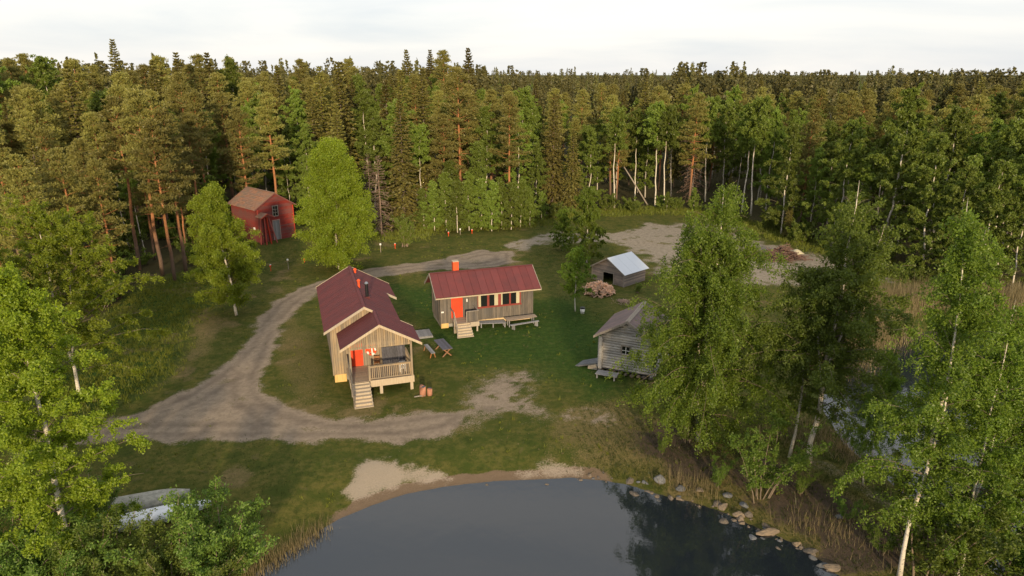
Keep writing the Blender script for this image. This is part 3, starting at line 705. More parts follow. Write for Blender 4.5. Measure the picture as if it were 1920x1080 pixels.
# landing, steps, rails
ld = thingless('landing', c2)
for i in range(9): B('plank', 'deck', ld, 0.98, 3.28, -1.66 + i * 0.18, -1.486 + i * 0.18, 0.92, 0.95)
B('front_beam', 'trim_cream', ld, 2.46, 3.3, -1.70, -1.665, 0.52, 0.955)
B('side_beam', 'trim_cream', ld, 3.262, 3.3, -1.66, -0.05, 0.52, 0.915)
for u in (1.1, 3.12): B('footing_post', 'trim_cream', ld, u - 0.07, u + 0.07, -1.64, -1.5, -0.1, 0.92)
bxp = thingless('railing', c2)
for i in range(6): B('plank', 'board_grey', bxp, 2.16 + i * 0.18, 2.33 + i * 0.18, -1.62, -1.59, 1.02, 1.98)
B('top_rail', 'trim_grey', bxp, 2.12, 3.28, -1.66, -1.54, 1.985, 2.03)
for u in (2.14, 3.2): B('post', 'trim_grey', bxp, u - 0.04, u + 0.04, -1.585, -1.5, 0.955, 1.98)
for i in range(7): B('plank', 'board_grey', bxp, 3.23, 3.26, -1.48 + i * 0.2, -1.3 + i * 0.2, 1.02, 1.98)
B('top_rail', 'trim_grey', bxp, 3.19, 3.3, -1.53, -0.06, 1.985, 2.03)
s2 = thingless('staircase', c2)
stairs(s2, 'trim_cream', 0.98, 2.44, -1.67, 0.95, 5, 0.26, 0.175)
for z in (0.95, 0.55): MB().bar((0.94, -1.6, 1.05 + z), (0.94, -2.95, 0.05 + z), 0.05, 0.12).obj('hand_rail', 'trim_grey', s2)
MB().bar((0.94, -1.6, 0.0), (0.94, -1.6, 2.05), 0.09).obj('newel_post', 'trim_grey', s2)
MB().bar((0.94, -2.9, -0.1), (0.94, -2.9, 1.05), 0.09).obj('newel_post', 'trim_grey', s2)
MB().bar((0.94, -1.55, 2.0), (0.94, -0.05, 2.0), 0.05, 0.12).obj('hand_rail', 'trim_grey', s2)

# platform, table and bench in front of the second cabin
def plank_top(o, name, mat, quad, z, n, t=0.04, along=True):
    q = [np.array([*p, z]) for p in quad]                       # corners a,b (one short side) c,d (other)
    for i in range(n):
        s0, s1 = (i + 0.03) / n, (i + 0.97) / n
        p = [q[0] * (1 - s0) + q[3] * s0, q[1] * (1 - s0) + q[2] * s0, q[1] * (1 - s1) + q[2] * s1, q[0] * (1 - s1) + q[3] * s1]
        MB().slab(p, (0, 0, -t)).obj(name, mat, o)
def at2(u, v): c, s = cos(0.31), sin(0.31); return (-6.70 + u * c - v * s, 61.25 + u * s + v * c)
pl = thing('deck_platform', 'low grey plank platform between cabin steps and long table', 'platform', (0, 0, 0))
plank_top(pl, 'plank', 'grey_plank', [at2(3.4, -0.15), at2(6.1, -0.75), at2(6.0, -1.55), at2(3.5, -1.0)], 0.46, 6)
for p in ((3.6, -0.3), (3.7, -0.9), (4.8, -1.15), (5.9, -0.9), (5.9, -1.35)):
    x, y = at2(*p); MB().box(x - 0.05, x + 0.05, y - 0.05, y + 0.05, -0.1, 0.42).obj('leg', 'grey_plank', pl)
lt = thing('long_table', 'long brown plank table below the window band of the cabin', 'table', (0, 0, 0))
plank_top(lt, 'plank', 'deck', [at2(6.0, -1.75), at2(9.1, -1.45), at2(9.1, -0.65), at2(6.0, -0.75)], 0.72, 6)
for p in ((6.3, -1.5), (6.3, -0.95), (8.8, -1.3), (8.8, -0.8)):
    x, y = at2(*p); MB().box(x - 0.04, x + 0.04, y - 0.04, y + 0.04, -0.1, 0.675).obj('leg', 'grey_plank', lt)
lb = thing('bench', 'long pale grey bench in front of the brown plank table', 'bench', (0, 0, 0))
plank_top(lb, 'seat_plank', 'grey_plank', [at2(6.15, -2.45), at2(9.1, -2.05), at2(9.1, -1.75), at2(6.15, -2.1)], 0.46, 2)
for p in ((6.45, -2.25), (8.85, -1.92)):
    x, y = at2(*p); MB().slab([(x - 0.14, y + 0.05, 0.415), (x + 0.10, y - 0.1, 0.415), (x + 0.12, y - 0.14, -0.1), (x - 0.16, y + 0.07, -0.1)], (0.05, 0.07, 0)).obj('leg', 'grey_plank', lb)

# picnic table, bench, slab and stumps by the porch
pt = thing('picnic_table', 'dark grey picnic table with brown crossed legs on the lawn', 'table', (*(-5.92, 55.51), 0), 0.42)
for i in range(5): B('plank', 'dark_plank', pt, -0.45 + i * 0.18, -0.275 + i * 0.18, -1.25, 1.25, 0.72, 0.76)
for y in (-0.95, 0.95):
    for s in (-1, 1): MB().bar((0.42 * s, y + 0.03 * s, -0.05), (-0.36 * s, y + 0.03 * s, 0.71), 0.05, 0.1).obj('leg', 'brown_wood', pt)
    B('cross_beam', 'brown_wood', pt, -0.4, 0.4, y - 0.06, y - 0.1 + 0.0, 0.62, 0.71)
pb = thing('bench', 'narrow grey bench with splayed brown legs beside the picnic table', 'bench', (*(-7.07, 55.14), 0), 0.42)
for i in range(2): B('seat_plank', 'grey_plank', pb, -0.17 + i * 0.175, 0.0 + i * 0.175, -1.1, 1.1, 0.44, 0.48)
for y in (-0.9, 0.9):
    for s in (-1, 1): MB().bar((0.24 * s, y, -0.05), (0.1 * s, y, 0.43), 0.05, 0.08).obj('leg', 'brown_wood', pb)
hs = thing('hatch_cover', 'grey flat hatch cover in the grass beside the porch roof', 'hatch', (*(-8.33, 59.63), 0), 0.3)
for i in range(5): B('plank', 'grey_plank', hs, -0.9 + i * 0.36, -0.55 + i * 0.36, -0.9, 0.9, 0.12, 0.17)
B('rim', 'grey_plank', hs, -0.92, 0.92, -0.92, 0.92, -0.1, 0.118)
def stump(label, loc, r, h, mat, top):
    s = thing('chopping_block', label, 'chopping block', loc, random.uniform(0, 6), 'chopping blocks by the porch')
    a = np.linspace(0, 1, 4)
    MB().tube([(0, 0, -0.1), (0.01, 0, h * 0.4), (0, 0.01, h - 0.02), (0, 0, h)], [r * 1.05, r, r * 0.97, r * 0.93], 14).obj('bark_side', mat, s, True)
    MB().tube([(0, 0, h - 0.005), (0, 0, h + 0.01)], [r * 0.88, r * 0.86], 14).obj('cut_top', top, s)
xa, ya = (-6.66, 47.13); stump('taller dark topped chopping block near the porch corner', (xa, ya, 0), 0.24, 0.72, 'terracotta', 'dark_plank')
xa, ya = (-6.15, 47.22); stump('shorter pinkish chopping block beside the taller dark topped one', (xa, ya, 0), 0.2, 0.52, 'terracotta', 'black_metal')
xa, ya = (-6.86, 46.86); sp = thing('log', 'thin pale log lying in front of the two chopping blocks', 'log', (xa, ya, 0.05), 0.3)
MB().tube([(-0.4, 0, 0), (0, 0.02, 0.01), (0.4, 0, 0)], [0.05, 0.055, 0.045], 8).obj('stem', 'trim_grey', sp, True)
xa, ya = (7.06, 65.70); bk = thing('bucket', 'white bucket with black lid beside the young birch trunk', 'bucket', (xa, ya, 0))
MB().tube([(0, 0, -0.02), (0, 0, 0.5)], [0.2, 0.25], 16).obj('body', 'white_paint', bk, True)
MB().tube([(0, 0, 0.5), (0, 0, 0.6), (0, 0, 0.62)], [0.27, 0.27, 0.2], 16).obj('lid', 'black_metal', bk)
MB().tube([(0.25 * cos(a), 0.02, 0.45 + 0.2 * sin(a)) for a in np.linspace(-0.1, pi + 0.1, 9)], [0.012] * 9, 5).obj('handle', 'steel', bk)

# ------------------------------------------------------------------ log cabin by the water
lc = thing('log_cabin', 'grey log cabin with brown roof half hidden behind the weeping birch', 'cabin', (7.07, 51.41, 0), -0.43)
WL, LL, EL, RL, OL, QL = 4.3, 4.67, 3.21, 4.75, 0.47, 0.43
SL = (RL - EL) / (WL / 2 + OL)
inner = MB().box(0.12, WL - 0.12, 0.12, LL - 0.12, 0.3, 3.3); inner.slab([(0.12, 0.12, 3.3), (WL - 0.12, 0.12, 3.3), (WL / 2, 0.12, RL - 0.25)], (0, LL - 0.24, 0))
wlc = inner.obj('wall', 'dark_plank', lc)
def logrow(a, b, r, par): MB().tube([lerp(a, b, k / 4) for k in range(5)], [r * random.uniform(0.95, 1.05) for _ in range(5)], 8).obj('log', 'log_grey', par, True)
hl = 0.215; nlog = 18
for i in range(nlog):
    z = 0.52 + i * hl
    half = min(WL / 2 + (0.22 if z < 3.1 else -0.02), (RL - 0.2 - z) / SL)
    if half < 0.25: continue
    a, b = WL / 2 - half, WL / 2 + half
    if 1.85 < z < 2.62:
        logrow((a, 0.08, z), (1.70, 0.08, z), 0.118, wlc); logrow((2.42, 0.08, z), (b, 0.08, z), 0.118, wlc)
    else: logrow((a, 0.08, z), (b, 0.08, z), 0.118, wlc)
    logrow((a, LL - 0.08, z), (b, LL - 0.08, z), 0.118, wlc)
    if z < 3.2:
        zz = z - hl / 2
        for u in (0.08, WL - 0.08): logrow((u, -0.22, zz), (u, LL + 0.22, zz), 0.118, wlc)
B('corner_board', 'log_grey', lc, -0.08, 0.16, -0.27, -0.23, 0.4, 3.15)
wd = thingless('window', lc)
B('pane', 'glass', wd, 1.76, 2.36, 0.0, 0.02, 1.84, 2.52)
for a, b, c_, d in ((1.68, 1.76, 1.76, 2.6), (2.36, 2.44, 1.76, 2.6), (1.761, 2.359, 1.76, 1.84), (1.761, 2.359, 2.52, 2.6)): B('window_frame', 'trim_grey', wd, a, b, -0.06, 0.0, c_, d)
B('muntin', 'white_paint', wd, 2.04, 2.08, -0.03, -0.002, 1.841, 2.519); B('muntin', 'white_paint', wd, 1.761, 2.359, -0.026, -0.004, 2.15, 2.19)
bargeboard(lc, 'trim_grey', (WL / 2 - 0.3, -0.1, 3.72), (WL / 2 + 0.3, -0.1, 3.72), 0.06)
rfl = thingless('roof', lc)
for sgn in (-1, 1):
    for (v0, v1) in zip(np.linspace(-QL, LL + QL, 15)[:-1], np.linspace(-QL, LL + QL, 15)[1:]):
        e = WL / 2 + sgn * (WL / 2 + OL)
        roof_panels(rfl, 'roof_log', [((WL / 2, v0, RL), (e, v0, EL)), ((WL / 2, v1, RL), (e, v1, EL))], 0.06, 'roof_board', False)
    bargeboard(rfl, 'trim_grey', (WL / 2 + sgn * (WL / 2 + OL + 0.03), -QL, EL), (WL / 2, -QL, RL + 0.03), 0.2)
    bargeboard(rfl, 'trim_grey', (WL / 2 + sgn * (WL / 2 + OL + 0.03), LL + QL, EL), (WL / 2, LL + QL, RL + 0.03), 0.2, out=(0, 1, 0))
    MB().bar((WL / 2 + sgn * 0.09, -QL, RL + 0.0), (WL / 2 + sgn * 0.09, LL + QL, RL + 0.0), 0.2, 0.03, up=(sgn * SL, 0, 1)).obj('ridge_board', 'trim_grey', rfl)

def rock_mesh(seed, sub=2, flat=0.7):
    r = np.random.default_rng(seed)
    import bmesh
    bm = bmesh.new(); bmesh.ops.create_icosphere(bm, subdivisions=sub, radius=1.0)
    D = [(r.normal(size=3), r.uniform(0.45, 0.85)) for _ in range(13)]
    for v in bm.verts:
        p = np.array(v.co)
        for d, k in D:
            d = d / np.linalg.norm(d); q = p @ d
            if q > k: p = p - d * (q - k) * 0.97
        v.co = p * np.array([1, r.uniform(0.97, 1.03), flat])
    me = bpy.data.meshes.new('rock'); bm.to_mesh(me); bm.free()
    return me
ROCKS = [rock_mesh(100 + i) for i in range(7)]
def rock_at(name, x, y, z, sx, sy, sz, mat='stone', parent=None, rz=None):
    me = random.choice(ROCKS)
    key = (me.name, mat)
    if key not in rock_at.cache:
        m2 = me.copy(); m2.materials.clear(); m2.materials.append(M[mat]); rock_at.cache[key] = m2
    o = bpy.data.objects.new(name, rock_at.cache[key]); COL.objects.link(o)
    o.location = (x, y, z); o.scale = (sx, sy, sz); o.rotation_euler = (random.uniform(-.15, .15), random.uniform(-.15, .15), random.uniform(0, 6.28) if rz is None else rz)
    if parent is not None: o.parent = parent
    return o
rock_at.cache = {}
for i in range(9): rock_at('foundation_stone', 0.15 + i * 0.5, 0.05, 0.14, 0.27, 0.2, 0.24, 'stone', lc)
for i in range(9): rock_at('foundation_stone', 0.05, 0.4 + i * 0.5, 0.14, 0.2, 0.27, 0.24, 'stone', lc)
pf = thing('door_step', 'low plank step against the gable of the log cabin', 'step', (7.07, 51.41, 0), -0.43)
for i in range(4): B('plank', 'grey_plank', pf, 0.0, 1.7, -1.25 + i * 0.22, -1.04 + i * 0.22, 0.3, 0.35)
for u in (0.15, 1.55):
    for v in (-1.15, -0.5): B('leg', 'grey_plank', pf, u - 0.05, u + 0.05, v - 0.05, v + 0.05, -0.1, 0.298)
sr = thing('slab_ramp', 'grey sloping slab ramp at the left corner of the log cabin', 'ramp', (7.07, 51.41, 0), -0.43)
MB().slab([(-2.3, 0.35, -0.05), (-2.1, 1.7, -0.05), (-0.3, 1.6, 0.62), (-0.3, 0.3, 0.62)], (0, 0, -0.12)).obj('slab', 'stone_grey', sr)
MB().slab([(-1.1, 0.28, -0.1), (-0.32, 0.28, -0.1), (-0.32, 0.28, 0.48), (-1.1, 0.28, 0.2)], (0, 1.3, 0)).obj('support_block', 'trim_cream', sr)

# ------------------------------------------------------------------ shed with the white roof
sh = thing('shed', 'small weathered board shed with white metal roof and dark doorway', 'shed', (9.35, 77.98, 0), -0.82)
WS, LS, ES, RS, OS, QS = 4.71, 3.98, 1.46, 2.97, 0.28, 0.26
SS = (RS - ES) / (WS / 2 + OS)
zsr = lambda u: RS - abs(u - WS / 2) * SS
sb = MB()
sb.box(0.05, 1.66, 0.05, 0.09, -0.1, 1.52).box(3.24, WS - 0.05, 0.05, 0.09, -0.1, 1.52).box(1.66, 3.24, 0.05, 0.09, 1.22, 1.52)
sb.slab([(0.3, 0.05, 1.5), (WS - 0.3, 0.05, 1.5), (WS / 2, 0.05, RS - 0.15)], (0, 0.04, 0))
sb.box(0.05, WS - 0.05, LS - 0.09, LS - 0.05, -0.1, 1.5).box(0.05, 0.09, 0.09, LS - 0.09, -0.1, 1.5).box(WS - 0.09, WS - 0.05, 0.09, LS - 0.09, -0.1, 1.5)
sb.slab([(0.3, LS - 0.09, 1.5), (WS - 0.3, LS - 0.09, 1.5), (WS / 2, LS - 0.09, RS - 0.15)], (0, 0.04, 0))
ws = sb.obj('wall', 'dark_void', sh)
ul = lambda z: max(0.0, WS / 2 - (RS - 0.12 - z) / SS); ur_ = lambda z: min(WS, WS / 2 + (RS - 0.12 - z) / SS)
hplanks(ws, 'shed_board', ul, ur_, 0.05, -0.1, 2.82, 0.17, skip=((1.7, 3.2, -0.2, 1.2),))
hplanks(ws, 'shed_board', lambda z: 0.0, lambda z: LS, WS - 0.05, -0.1, 1.52, 0.17, dv=0.03, axis='v')
hplanks(ws, 'shed_board', lambda z: 0.0, lambda z: LS, 0.05, -0.1, 1.52, 0.17, dv=-0.03, axis='v')
for a, b in ((1.62, 1.72), (3.2, 3.3)): B('door_frame', 'trim_grey', sh, a, b, -0.05, 0.0, -0.1, 1.3)
B('door_frame', 'trim_grey', sh, 1.721, 3.199, -0.05, 0.0, 1.2, 1.3)
for u in (-0.03, WS - 0.09): B('corner_board', 'trim_grey', sh, u, u + 0.12, -0.03, 0.012, -0.1, 1.5)
rfs = thingless('roof', sh)
vv = np.linspace(-QS, LS + QS, 4)
roof_panels(rfs, 'white_roof', [((WS / 2, v, RS), (WS + OS, v, ES)) for v in vv], 0.04, seam=False)
roof_panels(rfs, 'white_roof', [((WS / 2, v, RS), (-OS, v, ES)) for v in vv], 0.04)
for sgn in (-1, 1):
    e = WS / 2 + sgn * (WS / 2 + OS + 0.02)
    bargeboard(rfs, 'trim_grey', (e, -QS, ES + 0.0), (WS / 2, -QS, RS + 0.02), 0.15)
    bargeboard(rfs, 'trim_grey', (e, LS + QS, ES + 0.0), (WS / 2, LS + QS, RS + 0.02), 0.15, out=(0, 1, 0))

# firewood heap
M['firewood'] = wood('firewood', (0.62, 0.40, 0.27, 1), (0.46, 0.27, 0.17, 1), (6, 6, 6), var=0.35)
fw = thing('firewood_heap', 'heap of split pinkish firewood in front of the shed doorway', 'firewood heap', (*(9.49, 72.61), 0), 0.0)
FL = []
for k in range(5):
    r = random.Random(k); m = MB(); l = 0.22 + 0.03 * k; a = [r.uniform(0.06, 0.09) for _ in range(3)]
    m.slab([(-l, -a[0], 0), (-l, a[1], 0.01), (-l, 0, a[2] * 1.5)], (2 * l, 0, 0)); me = m.mesh('firewood_log'); me.materials.append(M['firewood']); FL.append(me)
hx = lambda x, y: 1.1 * max(0, 1 - (x / 1.75) ** 2 - (y / 1.9) ** 2) ** 0.8
for i in range(290):
    while True:
        x, y = random.uniform(-1.8, 1.8), random.uniform(-1.95, 1.95)
        if (x / 1.75) ** 2 + (y / 1.9) ** 2 < 1: break
    o = bpy.data.objects.new('firewood_log', random.choice(FL)); COL.objects.link(o); o.parent = fw
    o.location = (x, y, hx(x, y) * random.uniform(0.82, 1.0)); o.rotation_euler = (random.uniform(-0.9, 0.9), random.uniform(-0.7, 0.7), random.uniform(0, 6.28))
xa, ya = (11.68, 69.26); chip = thing('wood_chips', 'small scattered heap of pale wood chips below the shed', 'wood chips', (xa, ya, 0))
m = MB()
for i in range(240):
    a, r = random.uniform(0, 6.28), abs(random.gauss(0, 0.55)); p = np.array([r * cos(a), r * sin(a), 0.16 * math.exp(-r * r * 2) + 0.01]); d = np.array([random.gauss(0, 1), random.gauss(0, 1), random.gauss(0, .4)]); d /= np.linalg.norm(d); e = np.cross(d, (0, 0, 1))
    m.slab([p, p + d * 0.16, p + d * 0.15 + e * 0.05, p + e * 0.05], (0, 0, 0.02))
tag(m.obj('chips', 'firewood', chip), kind='stuff')

# ------------------------------------------------------------------ red barn
zb = 0.95
ba = thing('barn', 'old red two storey barn with brown roof standing before the pines', 'barn', (-34.2, 91.8, 0), 0.83)
WB, LB, EB, RB, OB, QB = 5.34, 7.36, 5.48, 7.47, 0.5, 0.2
SB = (RB - EB) / (WB / 2 + OB)
bb = MB().box(0.03, WB - 0.03, 0.03, LB - 0.03, zb - 0.6, 5.6); bb.slab([(0.03, 0.03, 5.6), (WB - 0.03, 0.03, 5.6), (WB / 2, 0.03, RB - 0.2)], (0, LB - 0.06, 0))
wbn = bb.obj('wall', 'red_board', ba)
ul = lambda z: max(0.0, WB / 2 - (RB - 0.12 - z) / SB); ur_ = lambda z: min(WB, WB / 2 + (RB - 0.12 - z) / SB)
hplanks(wbn, 'red_board', ul, ur_, 0.03, zb + 0.1, 7.3, 0.21, skip=((2.05, 3.15, 0.9, 3.75), (2.22, 3.05, 4.25, 5.72)))
hplanks(wbn, 'red_board', lambda z: 0.0, lambda z: LB, 0.03, zb + 0.1, 5.55, 0.22, dv=-0.03, axis='v')
for u in (-0.05, WB - 0.07): B('corner_board', 'red_bright', ba, u, u + 0.12, -0.06, -0.012, zb + 0.05, 5.5)
wn2 = thingless('window', ba)
B('pane', 'glass', wn2, 2.3, 2.98, -0.002, 0.02, 4.34, 5.64)
for a, b, c_, d in ((2.2, 2.3, 4.24, 5.74), (2.98, 3.08, 4.24, 5.74), (2.301, 2.979, 4.24, 4.34), (2.301, 2.979, 5.64, 5.74)): B('window_frame', 'trim_grey', wn2, a, b, -0.07, 0.0, c_, d)
B('muntin', 'trim_grey', wn2, 2.615, 2.665, -0.03, -0.003, 4.341, 5.639)
for z in (4.77, 5.2): B('muntin', 'trim_grey', wn2, 2.301, 2.979, -0.026, -0.005, z - 0.025, z + 0.025)
dn = thingless('door', ba)
for i in range(5): B('board', 'grey_plank', dn, 2.14 + i * 0.185, 2.315 + i * 0.185, -0.01, 0.02, 1.0, 3.68)
for a, b in ((2.03, 2.13), (3.07, 3.17)): B('door_frame', 'barn_trim', dn, a, b, -0.07, 0.0, 0.98, 3.78)
B('door_frame', 'barn_trim', dn, 2.131, 3.069, -0.07, 0.0, 3.68, 3.78)
rfb = thingless('roof', ba)
for sgn in (-1, 1):
    e = WB / 2 + sgn * (WB / 2 + OB); nrow = 13
    for i in range(nrow):
        for j in range(6):
            v0, v1 = -QB + (LB + 2 * QB) * j / 6, -QB + (LB + 2 * QB) * (j + 1) / 6
            f0, f1 = i / nrow, (i + 1.15) / nrow
            f1 = min(f1, 1.02)
            A0, A1 = lerp((WB / 2, 0, RB), (e, 0, EB), f0), lerp((WB / 2, 0, RB), (e, 0, EB), f1)
            roof_panels(rfb, 'roof_shingle', [((A0[0], v0, A0[2]), (A1[0], v0, A1[2] + 0.05)), ((A0[0], v1, A0[2]), (A1[0], v1, A1[2] + 0.05))], 0.04, 'shingle', False)
    bargeboard(rfb, 'red_board', (e, -QB - 0.02, EB), (WB / 2, -QB - 0.02, RB + 0.0), 0.16)
MB().bar((WB / 2, -QB, RB + 0.03), (WB / 2, LB + QB, RB + 0.03), 0.3, 0.05).obj('ridge_board', 'roof_shingle', rfb)
# hood on slanting props at the front corner
hd = thingless('hood', ba)
HU, HW, HZ = 0.55, 0.95, 5.12
for sgn in (-1, 1):
    vv = np.linspace(-1.75, 0.0, 5)
    roof_panels(hd, 'roof_shingle', [((HU, v, HZ), (HU + sgn * HW, v, HZ - 0.52)) for v in vv], 0.05, 'shingle', False)
MB().slab([(HU - 0.75, -1.6, HZ - 0.45), (HU + 0.75, -1.6, HZ - 0.45), (HU, -1.6, HZ - 0.07)], (0, 0.06, 0)).obj('hood_gable', 'red_bright', hd)
for sgn in (-1, 1): bargeboard(hd, 'red_bright', (HU + sgn * HW, -1.76, HZ - 0.5), (HU, -1.76, HZ + 0.02), 0.14)
for a, b in (((0.15, -1.5, 0.8), (0.15, -1.5, 4.65)), ((0.85, -1.5, 0.8), (0.5, -1.5, 4.65)), ((1.75, -1.45, 0.8), (0.75, -1.5, 4.6)), ((0.05, -0.4, 0.8), (0.05, -0.4, 4.65)), ((-0.35, -0.9, 0.8), (-0.05, -0.9, 4.6)), ((1.3, -0.5, 0.8), (0.9, -0.5, 4.6))):
    MB().bar(a, b, 0.13).obj('prop', 'red_bright', hd)
for i in range(5): MB().slab([(-0.12, -1.3 + i * 0.25, 0.8), (-0.12, -1.07 + i * 0.25, 0.8), (-0.05, -1.07 + i * 0.25, 4.6), (-0.05, -1.3 + i * 0.25, 4.6)], (0.03, 0, 0)).obj('board', 'red_board', hd)
for i in range(6): B('floor_plank', 'red_board', hd, -0.4, 2.1, -1.7 + i * 0.28, -1.43 + i * 0.28, 0.72, 0.8)
B('floor_edge', 'barn_trim', hd, -0.4, 2.1, -1.76, -1.71, 0.5, 0.8)
xa, ya = (-36.24, 101.03); 
lamp = B('wall_lamp', 'white_paint', ba, -0.12, -0.0, 0.95, 1.25, 2.6, 2.95)
# stone terrace in front of the barn
tw = thing('stone_terrace', 'low dry stone terrace wall running along the front of the barn', 'stone wall', (-34.2, 91.8, 0), 0.83)
for row in range(3):
    for i in range(16):
        u = 2.2 + i * 0.44 + (row % 2) * 0.2 + random.uniform(-.05, .05)
        rock_at('stone', u, -1.55 - 0.1 * (2 - row) + random.uniform(-.05, .05), 0.18 + row * 0.26, random.uniform(.2, .3), .25, random.uniform(.15, .22), 'stone', tw)
for i in range(7): rock_at('stone', -0.5 + i * 0.42, -1.95, 0.2, 0.26, 0.25, 0.3, 'stone', tw)
B('terrace_floor', 'concrete', tw, 2.15, 9.2, -1.5, -0.06, 0.2, 0.9)

# ------------------------------------------------------------------ marker posts and lamps along the lawn
def marker(x, y, h, head, label):
    m = thing('path_light', label, 'path light', (x, y, gz(x, y) - 0.03), 0, 'small path lights along the lawn edge')
    MB().tube([(0, 0, -0.1), (0, 0, h)], [0.045, 0.04], 8).obj('post', 'trim_grey' if head == 'white_paint' else 'orange_red', m)
    MB().tube([(0, 0, h), (0, 0, h + 0.05), (0, 0, h + 0.22), (0, 0, h + 0.28)], [0.06, 0.12, 0.13, 0.05], 10).obj('head', head, m, True)
    if head != 'white_paint': MB().tube([(0, 0, h + 0.281), (0, 0, h + 0.33)], [0.12, 0.03], 10).obj('cap', 'white_paint', m)
for (p, h, hd_, lb_) in (((-29.34, 81.21), 0.55, 'orange_red', 'orange topped path light by the dry patch below the barn'), ((-27.42, 81.93), 1.1, 'white_paint', 'tall white headed path light on the lawn below the barn'),
        ((-26.46, 85.45), 0.3, 'orange_red', 'short orange path light beside the big bright birch'), ((-17.63, 90.41), 1.0, 'white_paint', 'white headed path light right of the big bright birch'),
        ((-16.03, 92.49), 0.5, 'orange_red', 'orange path light near the small round shrub'), ((-9.36, 99.97), 0.4, 'orange_red', 'orange path light before the young birch grove, left of two others'),
        ((-7.71, 101.03), 0.7, 'white_paint', 'white path light in the middle before the young birch grove'), ((-6.00, 101.75), 0.4, 'orange_red', 'orange path light before the young birch grove, right of the white one')):
    marker(*p, h, hd_, lb_)

# ------------------------------------------------------------------ upturned boats
def boat(label, loc, rz, L, W, H, mat, rocker=0.15):
    b = thing('rowing_boat', label, 'boat', loc, rz)
    n, k = 15, 11; V = []
    for i in range(n):
        s = i / (n - 1); x = (s - 0.5) * L; w = W / 2 * (1 - max(0, (s - 0.45) / 0.55) ** 2.4) * (0.86 + 0.14 * min(1, s / 0.3)); hh = H * (1 - 0.25 * max(0, (s - .6) / .4) ** 2)
        for j in range(k):
            a = pi * j / (k - 1); c = cos(a); zz = abs(sin(a)) ** 0.55
            V.append((x, w * np.sign(c) * abs(c) ** 0.75, hh * zz + 0.02 + rocker * (2 * s - 1) ** 2 * 0.3))
    Q = [(i * k + j, (i + 1) * k + j, (i + 1) * k + j + 1, i * k + j + 1) for i in range(n - 1) for j in range(k - 1)]
    m = MB(); m.add(V, Q); T0 = [(0, j, j + 1) for j in range(1, k - 1)]; m.add(V[:k], None, T0)
    h = m.obj('hull', mat, b, True); sm = h.modifiers.new('thickness', 'SOLIDIFY'); sm.thickness = 0.03
    MB().tube([(x, 0, H + 0.03 - 0.25 * H * max(0, (x / L + .5 - .6) / .4) ** 2 + rocker * (2 * (x / L + .5) - 1) ** 2 * 0.3) for x in np.linspace(-L * .48, L * .45, 9)], [0.03] * 9, 6).obj('keel', mat, b)
    for sg in (-1, 1): MB().tube([V[i * k + (0 if sg > 0 else k - 1)] for i in range(n)], [0.035] * n, 6).obj('gunwale', mat, b)
    for x in (-L * 0.25, L * 0.15): B('trestle', 'deck', b, x - 0.06, x + 0.06, -W * 0.5, W * 0.5, -0.2, 0.05)
    return b
xa, ya = (-19.85, 33.00); boat('upturned grey weathered rowing boat behind the white one', (xa - 0.2, ya + 0.3, 0.1), radians(20), 4.0, 1.35, 0.55, 'grey_boat')
xa, ya = (-19.21, 32.17); boat('upturned long white rowing boat among shrubs at the shore', (xa, ya - 0.2, 0.12), radians(24), 5.6, 1.2, 0.42, 'white_boat')

# ------------------------------------------------------------------ shore stones, brush heap
def shore(px, n): return px
big_rocks = [  # x, y, width, depth, height, label
    ((8.85, 36.40), 0.50, 0.42, 0.48, 'stone_grey', 'large blue grey boulder at the top of the stone edging'),
    ((9.92, 35.60), 0.42, 0.34, 0.30, 'stone_grey', 'grey boulder right of the large blue grey one'),
    ((13.77, 31.74), 1.05, 0.34, 0.30, 'stone', 'long flat slab stone at the water edge'),
    ((12.65, 33.20), 0.46, 0.34, 0.28, 'stone', 'pale rounded stone standing out into the water'),
    ((11.95, 33.90), 0.45, 0.34, 0.34, 'stone', 'broad brown stone in the middle of the stone edging'),
    ((12.42, 34.79), 0.36, 0.30, 0.26, 'stone_grey', 'grey stone on top of the edging below the sapling'),
    ((15.41, 30.13), 0.50, 0.30, 0.26, 'stone', 'brown stone at the reed clump by the water'),
    ((16.01, 28.88), 0.62, 0.30, 0.28, 'stone', 'low slanting stone lowest on the right shore'),
    ((17.79, 32.35), 0.34, 0.26, 0.22, 'stone_grey', 'pale grey stone beside the footpath'),
    ((13.14, 33.86), 0.36, 0.32, 0.32, 'stone_grey', 'rounded grey stone right of the broad brown one'),
    ((11.03, 35.37), 0.38, 0.32, 0.28, 'stone', 'brown stone in the edging left of the sapling'),
    ((9.35, 98.93), 0.9, 0.6, 0.5, 'stone_grey', 'grey boulder in the grass behind the young birch'),
]
for (p, sx, sy, sz, m, lb_) in big_rocks:
    tag(rock_at('boulder', p[0], p[1], max(gz(*p), WATER - 0.05) + sz * 0.2, sx, sy, sz, m, rz=random.uniform(-.4, .4)), lb_, 'boulder')
E0 = [(3.7, 36.6), (5.5, 36.4), (7.0, 35.9), (8.4, 34.9), (10.1, 34.2), (11.7, 33.3), (12.8, 32.2), (13.9, 31.3), (14.9, 30.3), (15.7, 29.1)]
seg = [np.array(p) for p in E0]
